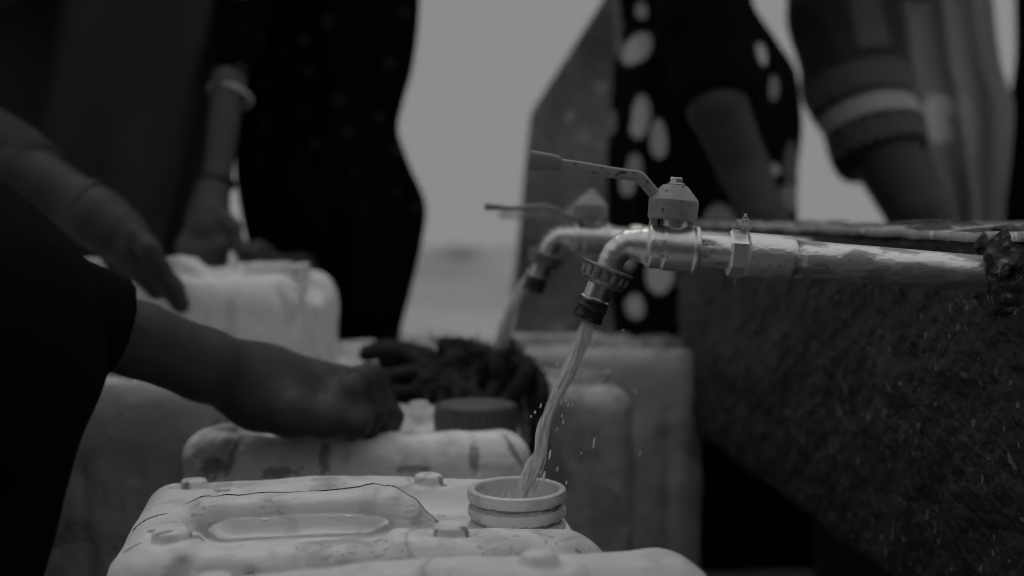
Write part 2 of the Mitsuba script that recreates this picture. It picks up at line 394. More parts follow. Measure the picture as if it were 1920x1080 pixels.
# sleeve with woven borders: bands along the arm's axis
SA, SB = W(1575, 10, 1.9), W(1652, 300, 1.8)
def sleeve_col(p):
    ax = nrm(SB - SA); ln = np.linalg.norm(SB - SA)
    t = ((p.x - SA[0]) * ax[0] + (p.y - SA[1]) * ax[1] + (p.z - SA[2]) * ax[2]) / ln
    side = (p.x - SA[0]) * ax[2] - (p.z - SA[2]) * ax[0]
    dots = smoothstep(0.1, 0.5, dr.sin(side * 420) * dr.sin(t * 110))
    v = mi.Float(0.012)
    v = dr.select((t > 0.70) & (t < 0.82), 0.30, v)
    band = ((t > 0.50) & (t < 0.66)) | ((t > 0.85) & (t < 0.97))
    v = dr.select(band, 0.012 + 0.22 * dots, v)
    mid = (t > 0.1) & (t < 0.42) & (dr.abs(side + 0.012) < 0.022)
    return dr.select(mid, 0.012 + 0.20 * dots, v)
mat_simple('cloth_banded', grey(sleeve_col), 0.85)

scene['water_white'] = {'type': 'principled', 'base_color': {'type': 'rgb', 'value': [0.93] * 3}, 'roughness': 0.2, 'spec_trans': 0.1, 'eta': 1.33}
scene['water_thread'] = {'type': 'principledthin', 'base_color': {'type': 'rgb', 'value': [0.95] * 3}, 'roughness': 0.15, 'diff_trans': 1.1, 'spec_trans': 0.15, 'eta': 1.33}
scene['water_body'] = {'type': 'principledthin', 'base_color': {'type': 'rgb', 'value': [0.95] * 3}, 'roughness': 0.06, 'diff_trans': 0.9, 'spec_trans': 0.7, 'eta': 1.33}
scene['water_clear'] = {'type': 'dielectric', 'int_ior': 1.33, 'ext_ior': 1.0}
mat_simple('foam', 0.55, 0.3)
mat_simple('rope_dark', 0.010, 0.75)
mat_simple('leaf_dark', grey(lambda p: 0.045 + 0.05 * noise(p.x * 3, p.y * 3, p.z * 3)), 0.8)
mat_simple('twig', 0.06, 0.9)

# ------------------------------------------------------------------ the setting
GZ, APZ = 0.0, EYE - 0.50            # low ground; paved apron round the tank
def ground_mesh():
    xs = np.concatenate([-np.geomspace(400, 4, 40), np.linspace(-3.5, 3.5, 40), np.geomspace(4, 400, 40)])
    ys = np.concatenate([np.linspace(-30, 1.2, 30), np.linspace(1.5, 14, 90), np.geomspace(15, 1400, 60)])
    X, Y = np.meshgrid(xs, ys, indexing='ij')
    Z = GZ - 0.026 * np.maximum(Y - 3, 0) + 0.10 * (meshkit.fbm(np.stack([X * 0.8, Y * 0.8, X * 0], -1).reshape(-1, 3), 4, 3).reshape(X.shape) - 0.5) * np.clip((Y - 2) / 3, 0, 1)
    n, m = X.shape
    i, j = np.meshgrid(np.arange(n - 1), np.arange(m - 1), indexing='ij')
    a = i * m + j
    f = np.vstack([np.stack([a, a + m, a + m + 1], -1).reshape(-1, 3), np.stack([a, a + m + 1, a + 1], -1).reshape(-1, 3)])
    return trimesh.Trimesh(np.stack([X, Y, Z], -1).reshape(-1, 3), f, process=False)
tag(put('ground', ground_mesh(), 'earth', True), 'pale bare earth running to the horizon', kind='structure')
ap = trimesh.creation.box([3.6, 3.0, 0.34]); ap.apply_translation([0.35, 0.38, APZ - 0.17])
tag(put('pavement', ap, 'apron_concrete'), 'concrete apron under the cans and the tank', kind='structure')

bw = trimesh.creation.box([7.0, 0.25, 2.1]); bw.apply_translation([0, -1.35, 1.05])  # unseen wall, added to hold back sky light from the front
tag(put('wall', bw, 'added_wall'), 'added unseen wall behind the viewer, cutting sky light on the fronts', 'wall')

# low scrub on the plain
def bush(name, c, rx, rz, n, label, seed):
    r = np.random.default_rng(seed)
    t = key(name)
    th = r.uniform(0, 2 * np.pi, n); el = np.arcsin(r.uniform(0, 1, n)); rad = r.uniform(0.45, 1, n) * (0.75 + 0.5 * meshkit.noise(np.stack([th * 2, el * 3, th * 0], 1), seed))
    q = np.stack([np.cos(th) * np.cos(el) * rx, np.sin(th) * np.cos(el) * rx, np.sin(el) * rz], 1) * rad[:, None] + c
    s = r.uniform(0.5, 1.2, n)[:, None] * 0.05 * max(rz, 0.3)
    a, b = r.normal(size=(n, 3)), r.normal(size=(n, 3))
    a /= np.linalg.norm(a, axis=1, keepdims=True); b -= a * (a * b).sum(1, keepdims=True); b /= np.linalg.norm(b, axis=1, keepdims=True)
    v = np.concatenate([q - a * s * 1.6, q + b * s * 0.6, q + a * s * 1.6, q - b * s * 0.6]).reshape(4, n, 3).transpose(1, 0, 2).reshape(-1, 3)
    k = np.arange(n)[:, None] * 4
    f = np.vstack([k + [0, 1, 2], k + [0, 2, 3]])
    put('foliage', trimesh.Trimesh(v, f, process=False), 'leaf_dark', False, t)
    st = []
    for _ in range(7):
        d = np.array([r.uniform(-1, 1) * rx * 0.7, r.uniform(-1, 1) * rx * 0.7, rz * 0.75])
        st.append(tube(np.array([c - [0, 0, 0.05], c + d * 0.5 + [0, 0, 0.02], c + d]), [0.02 * rz + .004, 0.012 * rz + .003, 0.004], 6))
    put('stem', trimesh.util.concatenate(st), 'twig', False, t)
    tag(t, label, 'bush')
def gz(x, y): return GZ - 0.026 * max(y - 3, 0)
for i, (px, d, rx, rz, nn, lab) in enumerate([
        (690, 8.2, .42, .17, 900, 'low dark scrub on the bare ground close to the dotted black dress'), (790, 8.4, .46, .14, 900, 'low dark scrub on the bare ground, middle of the clumps beyond the cans'),
        (900, 8.6, .40, .09, 600, 'thin low scrub on the bare ground nearest the far tap stream'),
        (860, 60, 1.4, .9, 500, 'small rounded bush on the horizon between dotted dress and far tap'), (740, 64, 2.2, .6, 500, 'wide low bush on the horizon partly behind the dotted dress')]):
    x = (px - 960) / FP * d
    bush('bush', np.array([x, d, gz(x, d)]), rx, rz, nn, lab, 40 + i)

# ------------------------------------------------------------------ concrete tank
wdir = nrm([-0.09, 1.0, 0]); wnor = np.array([-wdir[1], wdir[0], 0])        # along the wall, out of the wall
w0 = W(1870, 400, 0.72)
TT, TB = EYE - 0.011, EYE - 0.265
def wallframe(m):
    m.vertices = m.vertices @ WM[:3, :3].T + WM[:3, 3]
    if np.linalg.det(WM[:3, :3]) < 0: m.invert()
    return m
WM = np.eye(4); WM[:3, 0], WM[:3, 1], WM[:3, 2] = wdir, -wnor, [0, 0, 1]; WM[:3, 3] = [w0[0], w0[1], 0]
def wall_fn(p):
    d = rbox(p, [0.18, 0.06, (TT + TB) / 2], [0.66, 0.06, (TT - TB) / 2], 0.012)
    n1 = meshkit.fbm(p * 26, 3, 2) - 0.5
    n2 = meshkit.fbm(p * 120, 2, 5) - 0.5
    return d + 0.012 * n1 + 0.006 * n2
tank = key('concrete_tank')
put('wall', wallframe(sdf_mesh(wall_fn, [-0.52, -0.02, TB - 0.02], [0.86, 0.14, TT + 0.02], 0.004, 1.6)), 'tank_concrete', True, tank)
def slab_fn(p):
    return rbox(p, [0.18, 0.62, TT - 0.07], [0.66, 0.497, 0.066], 0.01) + 0.012 * (meshkit.fbm(p * 12, 3, 4) - 0.5)
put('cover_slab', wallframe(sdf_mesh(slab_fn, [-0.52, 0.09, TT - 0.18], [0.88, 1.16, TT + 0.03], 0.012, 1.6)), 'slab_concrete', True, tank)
b = trimesh.creation.box([1.16, 0.9, TB - APZ - 0.002]); b.apply_translation([0.16, 0.60, (TB + APZ) / 2 - 0.006])
put('plinth', wallframe(b), 'tank_concrete', False, tank)
tag(tank, 'dark rough concrete water tank with the taps fixed along its side', 'water tank')
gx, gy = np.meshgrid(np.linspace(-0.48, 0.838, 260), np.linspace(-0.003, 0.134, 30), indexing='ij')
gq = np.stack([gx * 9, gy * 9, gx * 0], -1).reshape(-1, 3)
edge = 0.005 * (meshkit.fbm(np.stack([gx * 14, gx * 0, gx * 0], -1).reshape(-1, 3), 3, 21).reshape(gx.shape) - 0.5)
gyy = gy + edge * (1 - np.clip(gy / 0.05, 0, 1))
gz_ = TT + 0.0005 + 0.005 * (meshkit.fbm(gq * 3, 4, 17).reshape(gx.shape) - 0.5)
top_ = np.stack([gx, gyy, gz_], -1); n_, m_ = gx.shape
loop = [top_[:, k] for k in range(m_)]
lit_strip = skin_rings(np.stack([np.concatenate([top_[i, :], (top_[i, ::-1] - [0, 0, 0.0055])]) for i in range(n_)]))
if lit_strip.volume < 0: lit_strip.invert()
put('skylit_top', wallframe(lit_strip), 'slab_concrete', True, tank)  # paler strip: sky light on the wall top put into its colour
def mortar_fn(p):
    c = W(1898, 512, 0.712)
    d = ellipsoid(p, c, [0.016, 0.030, 0.026])
    d = smin(d, ellipsoid(p, W(1905, 474, 0.715), [0.011, 0.026, 0.010]), 0.014)
    d = smin(d, ellipsoid(p, W(1888, 545, 0.72), [0.008, 0.02, 0.010]), 0.012)
    return d + 0.012 * (meshkit.fbm(p * 60, 2, 8) - 0.5) + 0.007 * (meshkit.fbm(p * 190, 2, 9) - 0.5)
mc = W(1890, 490, 0.722)
put('mortar', sdf_mesh(mortar_fn, mc - .06, mc + .06, 0.0015, 1.8), 'tank_concrete', True, tank)

# pillar with a slanting head behind the taps
def prism(poly, d, thick, back=0.06, chamf=0.006):
    from shapely.geometry import Polygon
    pts = [W(x, y, d) for x, y in poly]
    P = Polygon([(q[0], q[2]) for q in pts]).buffer(-chamf).buffer(chamf, quad_segs=4)
    m = trimesh.creation.extrude_polygon(P, thick)
    m.apply_transform(np.array([[1, 0, 0, 0], [0, 0, 1, d], [0, 1, 0, 0], [0, 0, 0, 1.0]]))
    m.invert() if m.volume < 0 else None
    return m
pm = prism([(915, 1000), (952, 632), (975, 420), (994, 212), (1060, 110), (1136, -10), (1230, -160), (1330, -160), (1330, 1000)], 1.98, 0.16)
for _ in range(4): pm = pm.subdivide_to_size(0.05) if len(pm.faces) < 30000 else pm
nv = meshkit.fbm(pm.vertices * 9, 3, 6) - 0.5
pm.vertices += np.array([0.6, -1, 0.2]) * nv[:, None] * 0.012
tag(put('concrete_pillar', pm, 'pillar_concrete', 40), 'mottled grey concrete slab with a slanting top edge behind the taps', 'pillar')

# ------------------------------------------------------------------ taps
MM = 1e-3
PXM = FP / 0.72 / 1000                       # photo pixels per millimetre in the tap's plane
TA = math.radians(4.8)
def L(px, py):
    """Photo pixel -> (x, z) in mm in the first tap's own frame (x along the pipe, z up the stem)."""
    dx, dy = (px - 1260) / PXM, (py - 465) / PXM
    return np.array([dx * math.cos(TA) + dy * math.sin(TA), 0, dx * math.sin(TA) - dy * math.cos(TA)])

def tap_body(p):
    x, rad = p[:, 0], np.hypot(p[:, 1], p[:, 2])
    def cyl(x0, x1, r, rr=0.8):
        q = np.stack([np.abs(x - (x0 + x1) / 2) - ((x1 - x0) / 2 - rr), rad - (r - rr)], 1)
        return np.linalg.norm(np.maximum(q, 0), axis=1) + np.minimum(q.max(1), 0) - rr
    d = cyl(-14.5, 2, 12.9, 2.0)
    d = smin(d, cyl(-6, 14, 13.6, 1.0), 0.7)
    d = smin(d, cyl(11.5, 15.3, 14.2, 1.2), 0.5)
    neck = [(L(1214, 461), 11.4), (L(1198, 459), 9.8), (L(1180, 458), 8.6), (L(1166, 464), 8.0), (L(1153, 475), 7.8), (L(1146, 488), 7.7), (L(1141, 503), 7.7)]
    d = smin(d, chain(p, neck, 0.6), 2.2)
    q = np.hypot(p[:, 0], p[:, 1])
    boss = np.maximum(q - 8.0, np.abs(p[:, 2] - 12) - 5.0)
    d = smin(d, boss, 1.2)
    lug = np.maximum(np.abs(p[:, 0] + 12.3) - 2.2, np.maximum(np.abs(p[:, 1]) - 4, np.abs(p[:, 2] - 14.6) - 2.6))
    d = smin(d, lug, 1.0)
    lug = np.maximum(np.abs(p[:, 0] - 9.3) - 2.0, np.maximum(np.abs(p[:, 1]) - 4, np.abs(p[:, 2] - 14.0) - 1.9))
    return smin(d, lug, 1.0)
body_m = sdf_mesh(tap_body, [-46, -16, -20], [17, 16, 19], 0.42, 1.3); body_m.apply_scale(MM)

od = nrm(L(1103, 605) - L(1137, 520))          # outlet direction
o0 = L(1141, 500)
def on_axis(mesh, at_mm):
    mesh.apply_transform(axis_matrix(o0 + od * at_mm, od, (0, 1, 0))); mesh.apply_scale(MM); return mesh
def rib(z, ph):
    k = np.clip(1.6 * np.cos(16 * ph) + 0.2, 0, 1)
    win = ((z > 3.0) & (z < 8.2)) * 1.0
    return 1 + 0.075 * k * win
cprof = [(7.2, 0.6), (9, 0.2), (14.5, 0.0), (16.0, 0.5), (16.2, 1.2), (15.7, 1.9), (14.3, 2.3)] + [(14.2 - 0.13 * (z - 2.4), z) for z in np.linspace(2.6, 8.6, 16)] + [(13.4, 9.2), (12.6, 10.6), (11.2, 11.6), (8.0, 11.9)]
def lathe_out(prof, n=96, rad=None):
    m = lathe(prof, n, rad)
    if m.volume < 0: m.invert()
    return m
collar_m = on_axis(lathe_out(cprof, 192, rib), 0.0)
sp = [(8.0, 11.5), (8.8, 11.8)] + [(8.75 + 0.10 * math.sin(i * 2.1) - 0.02 * i, 12.2 + i * 0.55) for i in range(15)] + [(9.3, 20.6), (9.4, 21.2), (8.0, 21.6), (7.9, 26), (6.2, 26), (6.2, 14)]
spout_m = on_axis(lathe_out(sp), 0.0)
rp = [(7.95, 22.0), (8.5, 21.9), (8.8, 22.6), (8.7, 24.9), (9.3, 25.4), (9.4, 26.3), (8.8, 26.8), (8.6, 27.4), (8.7, 30.5), (9.2, 31.2), (9.0, 33.3), (8.2, 33.9), (6.6, 33.8), (6.5, 30), (6.5, 24)]
rubber_m = on_axis(lathe_out(rp, 96, lambda z, ph: 1 + 0.02 * np.sin(3 * ph + z) + 0.012 * np.sin(7 * ph + 2 * z)), 0.0)

hub0 = L(1260, 410)
hprof = [(6, -1), (13.7, -1.0), (14.2, -0.7), (14.4, 0.1), (14.6, 10.2), (14.55, 10.8), (14.2, 11.2), (7.9, 18.6), (7.2, 19.2), (6.2, 19.5), (0.3, 19.6)]
hub_m = lathe_out(hprof, 96); hub_m.apply_translation(hub0 + np.array([0, 0, 0.2])); hub_m.apply_scale(MM)
stem_m = trimesh.creation.cylinder(7.6, 5, sections=48); stem_m.apply_translation([0, 0, 16.5]); stem_m.apply_scale(MM)
wash_m = lathe_out([(0.2, 0), (4.9, 0), (5.1, .4), (4.9, 0.9), (0.2, 1.0)], 48); wash_m.apply_translation(hub0 + [0.4, 0, 20.05]); wash_m.apply_scale(MM)
bolt_m = lathe_out([(0.2, 0), (3.9, 0), (4.0, .3), (4.0, 2.5), (3.5, 3.1), (0.2, 3.2)], 6); bolt_m.apply_transform(trimesh.transformations.rotation_matrix(0.35, [0, 0, 1])); bolt_m.apply_translation(hub0 + [0.4, 0, 21.1]); bolt_m.apply_scale(MM)

def flat_bar(pts, w, t, n=40, wfun=None):
    """A pressed bar along pts (mm), w across (y), t thick, rounded."""
    P = spline(pts, n)
    tg = np.gradient(P, axis=0); tg /= np.linalg.norm(tg, axis=1, keepdims=True)
    nz = np.stack([-tg[:, 2], tg[:, 1] * 0, tg[:, 0]], 1); nz *= np.sign(nz[:, 2:3] + 1e-9)
    ph = np.arange(20) * 2 * np.pi / 20
    cx, sx = np.sign(np.cos(ph)) * np.abs(np.cos(ph)) ** 0.5, np.sign(np.sin(ph)) * np.abs(np.sin(ph)) ** 0.5
    s = np.linspace(0, 1, n); ww = np.full(n, w) if wfun is None else w * wfun(s)
    tt = np.full(n, t) if wfun is None else t * wfun(s)
    v = P[:, None] + 0.5 * ww[:, None, None] * cx[None, :, None] * np.array([0, 1.0, 0]) + 0.5 * tt[:, None, None] * sx[None, :, None] * nz[:, None]
    m = skin_rings(v)
    if m.volume < 0: m.invert()
    m.apply_scale(MM); return m
lev_pts = [L(1236, 374), L(1224, 361), L(1208, 342.5), L(1202, 335.5), L(1198, 332.2), L(1192, 330.5), L(1180, 328.8), L(1120, 319.5), L(1042, 308)]
lever_m = flat_bar(lev_pts, 8.8, 6.6, 120)
grip_m = flat_bar([L(1052, 310), L(1044, 308), L(1034, 306), L(1012, 303.5), L(992, 301)], 15, 11.6, 30, lambda s: np.interp(s, [0, .03, .10, .17, .9, 0.97, 1], [.56, .60, .80, .86, 1.03, 1.0, .93]))
# the second kind of lever: lies lower, reaching straight out of the cap
lev2_pts = [np.array([-12, 0, 18.0]), np.array([-20, 0, 17.5]), np.array([-27, 0, 21]), np.array([-34, 0, 23.5]), np.array([-60, 0, 22.6]), np.array([-78, 0, 22.2])]
lever2_m = flat_bar(lev2_pts, 9.0, 4.6, 50)
grip2_m = flat_bar([np.array([-74, 0, 22.3]), np.array([-79, 0, 22.2]), np.array([-90, 0, 22.0])], 9.5, 5.4, 24, lambda s: np.interp(s, [0, .3, 1], [.6, .9, 1.1]))

def revolve_x(prof, n=64, rad=None):
    """prof [(x, r)] round the pipe's axis, mm."""
    m = lathe([(r, x) for x, r in prof], n, rad)
    m.apply_transform(np.array([[0, 0, 1, 0], [0, 1, 0, 0], [-1, 0, 0, 0], [0, 0, 0, 1.0]]))
    if m.volume < 0: m.invert()
    m.apply_scale(MM); return m
X = lambda px: L(px, 465 + (px - 1260) * math.tan(TA))[0]
nip_m = revolve_x([(X(1300), 3), (X(1300), 9.8)] + [(X(1308) + i * 0.6, 9.85 + (0.12 if i % 2 else 0)) for i in range(6)] + [(X(1322), 9.9), (X(1366), 9.9), (X(1366), 3)])
nut = trimesh.creation.cylinder(13.9, X(1399) - X(1365), sections=6)
nut = trimesh.intersections.slice_mesh_plane(nut, [0, 0, 1], [0, 0, -99]) if False else nut
nprof = [(3, 0), (12.6, 0), (13.9, 1.3), (13.9, 9.4), (12.6, 10.6), (3, 10.7)]
nut_m = lathe_out(nprof, 6)
nut_m.apply_transform(trimesh.transformations.rotation_matrix(math.radians(4), [0, 0, 1]))
nut_m.apply_transform(np.array([[0, 0, 1, X(1365)], [0, 1, 0, 0], [-1, 0, 0, 0], [0, 0, 0, 1.0]])); nut_m.apply_scale(MM)
cou_m = revolve_x([(X(1399) + .05, 3), (X(1399) + .05, 12.5), (X(1402), 12.9), (X(1478), 12.9), (X(1485), 12.4), (X(1488), 11.6), (X(1488), 4)], 80, lambda z, ph: 1 + 0.006 * np.sin(5 * ph))
thr = [(X(1480), 4), (X(1480), 10.6)]
for i in range(14):
    x = X(1488) + i * 0.55
    thr += [(x, 10.95 - .01 * i), (x + .28, 10.5 + .02 * i)]
pipe_m = revolve_x(thr + [(X(1520), 10.85), (X(1600), 10.9), (X(1700), 10.95), (X(1905), 11.0), (X(1905), 3)], 80, lambda z, ph: 1 + 0.008 * np.sin(2 * ph + z * .02))

def bend_text(txt, h, cx, cz, R):
    m = meshkit.text_mesh(txt, h, 1.1, bold=True)
    v = m.vertices.copy(); v[:, 0] += cx - v[:, 0].mean(); v[:, 1] += cz - v[:, 1].mean()
    th = np.arcsin(np.clip(v[:, 1] / R, -1, 1)); rr = R + 0.25 + v[:, 2]
    m.vertices = np.stack([v[:, 0], -rr * np.cos(th), rr * np.sin(th)], 1)
    m.apply_scale(MM); return m
c1, c2 = L(1234, 455), L(1235, 475)
let1, let2 = bend_text('1/2', 4.0, c1[0], c1[2], 13.25), bend_text('PN25', 3.6, c2[0], c2[2], 13.25)

def tuft(seed, c, n, s):
    r = np.random.default_rng(seed); out = []
    for _ in range(n):
        p0 = c + r.normal(size=3) * s * 0.25
        pts = [p0, p0 + r.normal(size=3) * s * .5 + [0, 0, s * .5], p0 + r.normal(size=3) * s * .8 + [0, 0, s * .8]]
        P = spline(pts, 8); w = s * 0.22
        _, U, Vv = frames(P)
        a = P + U * w; b_ = P - U * w; e = Vv * 0.10
        v = np.concatenate([a + e, b_ + e, b_ - e, a - e]).reshape(4, 8, 3).transpose(1, 0, 2)
        out.append(skin_rings(v))
    m = trimesh.util.concatenate(out); m.apply_scale(MM); return m
tape_m = tuft(3, L(1390, 432) + np.array([0, -2, 0]), 9, 4.2)
strands = []
for j in range(5):
    ang = np.linspace(0.5, 2 * np.pi - 0.3, 40) + 0.1 * j
    xx = X(1399) + 0.5 * np.sin(ang * (2 + j)) + (j - 2) * 0.25
    strands.append(tube(np.stack([xx, -13.05 * np.sin(ang), 13.05 * np.cos(ang)], 1) * MM, 0.28 * MM, 6))
strands.append(tube(spline([L(1382, 512) + [0, -6, 0], L(1377, 520) + [0, -7, 0], L(1373, 526) + [0, -7, 0], L(1375, 532) + [0, -7, 0]], 16) * MM, 0.22 * MM, 6))
tape2_m = trimesh.util.concatenate(strands)

TAP = {}
for nm, m, bs, sm in [('body', body_m, 'cast_metal', True), ('collar', collar_m, 'stained_metal', 40), ('spout', spout_m, 'bright_steel', 40), ('rubber_sleeve', rubber_m, 'rubber', 40),
                      ('lever_cap', hub_m, 'lever_paint', 22), ('stem', stem_m, 'stained_metal', 40), ('washer', wash_m, 'bright_steel', 40), ('bolt', bolt_m, 'bright_steel', False),
                      ('lever', lever_m, 'lever_paint', 50), ('grip', grip_m, 'lever_sleeve', 50), ('lever2', lever2_m, 'lever_paint', 50), ('grip2', grip2_m, 'lever_sleeve', 50),
                      ('nipple', nip_m, 'galvanised', 40), ('hex_nut', nut_m, 'galvanised', 20), ('coupling', cou_m, 'galvanised', 40), ('pipe', pipe_m, 'galvanised', 40),
                      ('lettering', let1, 'cast_metal', False), ('lettering2', let2, 'cast_metal', False), ('seal_tape', tape_m, 'seal_tape', False), ('seal_tape2', tape2_m, 'seal_tape', True)]:
    TAP[nm] = mikit.ply(m, bs, smooth=sm)

def make_tap(px, py, d, tilt, yaw, label, first):
    M = np.eye(4)
    a, y = tilt, yaw
    R1 = np.array([[math.cos(a), 0, math.sin(a)], [0, 1, 0], [-math.sin(a), 0, math.cos(a)]])      # tilt about y: right end down
    R2 = np.array([[math.cos(y), -math.sin(y), 0], [math.sin(y), math.cos(y), 0], [0, 0, 1]])
    M[:3, :3] = R2 @ R1; M[:3, 3] = W(px, py, d)
    tw = mat(M)
    t = key('water_tap')
    names = ['body', 'collar', 'spout', 'rubber_sleeve', 'stem', 'lever_cap', 'washer', 'bolt'] + (['lever', 'grip', 'lettering', 'lettering2', 'seal_tape', 'seal_tape2'] if first else ['lever2', 'grip2'])
    for nm in names + ['nipple', 'hex_nut']:
        put({'lettering2': 'lettering', 'seal_tape2': 'seal_tape', 'lever2': 'lever', 'grip2': 'grip'}.get(nm, nm), TAP[nm], None, parent=t, to_world=tw)
    tag(t, label, 'tap', 'ball valve taps on the tank')
    p = key('water_pipe')
    put('coupling', TAP['coupling'], None, parent=p, to_world=tw); put('tube', TAP['pipe'], None, parent=p, to_world=tw)
    tag(p, {0: 'corroded steel pipe with coupling carrying the sharp tap nearest the viewer', 1: 'steel pipe with coupling carrying the second tap, blurred behind the first', 2: 'steel pipe with coupling carrying the farthest tap'}[0 if first else (1 if d < 1.2 else 2)], 'pipe', 'pipes from tank to taps')
    return M
TM = make_tap(1260, 465, 0.72, TA, 0.0, 'metal lever tap with raised 1/2 mark, sharp in front, pouring into the open can', True)
TM2 = make_tap(1107, 448, 1.03, 0.055, 0.06, 'blurred second tap with thin lever, between the sharp tap and the slanting slab', False)
TM3 = make_tap(1082, 446, 1.40, 0.045, 0.1, 'farthest tap, mostly hidden behind the second tap', False)

# ------------------------------------------------------------------ water
def stream(ctr, seed, n=50, twist=1.2):
    r = np.random.default_rng(seed); N = 110
    P = spline([W(x, y, d) for x, y, d, _ in ctr], N)
    wid = np.interp(np.linspace(0, 1, N), np.linspace(0, 1, len(ctr)), [w / 2 * d / FP for _, _, d, w in ctr])
    t, U, Vv = frames(P); out = []
    s = np.linspace(0, 1, N)
    for k in range(n):
        a0, rr = r.uniform(0, 2 * np.pi), math.sqrt(r.uniform(0.05, 1))
        ang = a0 + twist * s * r.uniform(-1, 1) + 0.35 * np.sin(s * r.uniform(4, 18) + a0)
        rad = wid * 0.86 * rr * (1 + 0.22 * np.sin(s * r.uniform(8, 30) + a0))
        Q = P + rad[:, None] * (np.cos(ang)[:, None] * U + np.sin(ang)[:, None] * Vv)
        th = wid * r.uniform(0.07, 0.20) * (0.5 + 1.0 * meshkit.noise(np.stack([s * 22 + k * 7, s * 0, s * 0], 1), seed))
        lo = int(r.integers(0, N - 26)) if r.random() < 0.7 else 0
        hi = min(N, lo + int(r.integers(22, 60))) if r.random() < 0.75 else N
        m = hi - lo; e = np.minimum(np.arange(m) + 0.3, np.arange(m)[::-1] + 0.3) / 7
        out.append(tube(Q[lo:hi], th[lo:hi] * np.clip(e, 0.04, 1), 8, lambda i, ph: 1 + 0.25 * np.sin(2 * ph + 9 * i)))
    core = tube(P, wid * 0.62, 32, lambda i, ph: 1 + 0.14 * np.sin(3 * ph + 11 * i) + 0.10 * np.sin(5 * ph - 23 * i) + 0.08 * np.sin(9 * ph + 40 * i) + 0.05 * np.sin(14 * ph + 5 * np.sin(60 * i)))
    return core, trimesh.util.concatenate(out)
st = key('water_stream')
core, thr_ = stream([(1101, 607, .722, 36), (1083, 650, .722, 34), (1067, 690, .722, 36), (1046, 736, .723, 32), (1026, 782, .724, 28), (1009, 856, .725, 31), (982, 930, .727, 36), (977, 952, .727, 40)], 5, 60)
put('core', core, 'water_body', True, st); put('threads', thr_, 'water_thread', True, st)
dr_ = []
r_ = np.random.default_rng(77)
spray = [(x_ + r_.normal() * (10 + 16 * t_), 620 + 310 * t_, .72 + r_.normal() * .012, r_.uniform(.7, 1.7), r_.uniform(1.5, 6)) for t_ in r_.uniform(0.1, 1, 34) for x_ in [1094 - 112 * t_]]
spray += [(975 + r_.normal() * 26, 935 - abs(r_.normal()) * 26, .727 + r_.normal() * .012, r_.uniform(.7, 1.6), r_.uniform(.9, 2.4)) for _ in range(26)]
for (x, y, d, w, h_) in spray + [(1031, 853, .72, 2, 10), (1019, 896, .72, 3, 14), (1114, 828, .72, 1.6, 8), (1113, 836, .72, 1.5, 5), (1168, 619, .72, 2.2, 2), (1003, 773, .72, 2.4, 3), (996, 781, .72, 1.6, 3), (1191, 735, .72, 1.8, 2.5), (1122, 630, .72, 1.8, 6),
                         (1050, 628, .72, 1.6, 2), (1037, 705, .72, 1.5, 4), (1077, 745, .72, 1.5, 4), (1056, 792, .72, 1.5, 5), (1045, 880, .72, 1.6, 5), (1090, 850, .72, 1.2, 3), (985, 880, .72, 1.6, 5), (1062, 905, .72, 1.6, 4), (1200, 850, .72, 1.2, 5), (1093, 706, .72, 1.4, 4)]:
    m = trimesh.creation.icosphere(2, 1.0); m.apply_scale([w * d / FP, w * d / FP, h_ * d / FP]); m.apply_transform(trimesh.transformations.rotation_matrix(0.2, [0, 1, 0])); m.apply_translation(W(x, y, d)); dr_.append(m)
k = put('droplets', trimesh.util.concatenate(dr_), 'water_white', True, st); tag(k, 'stray drops flying off the stream', kind='stuff')
tag(st, 'streaky stream of water falling from the sharp tap into the open can', 'water stream')
st = key('water_stream')
core, thr_ = stream([(1000, 500, 1.03, 18), (975, 545, 1.07, 24), (955, 590, 1.11, 27), (938, 640, 1.16, 30), (925, 690, 1.21, 32), (921, 712, 1.22, 34)], 9, 30)
put('core', core, 'water_body', True, st); put('threads', thr_, 'water_thread', True, st)
tag(st, 'blurred pale stream of water falling from the second tap', 'water stream')

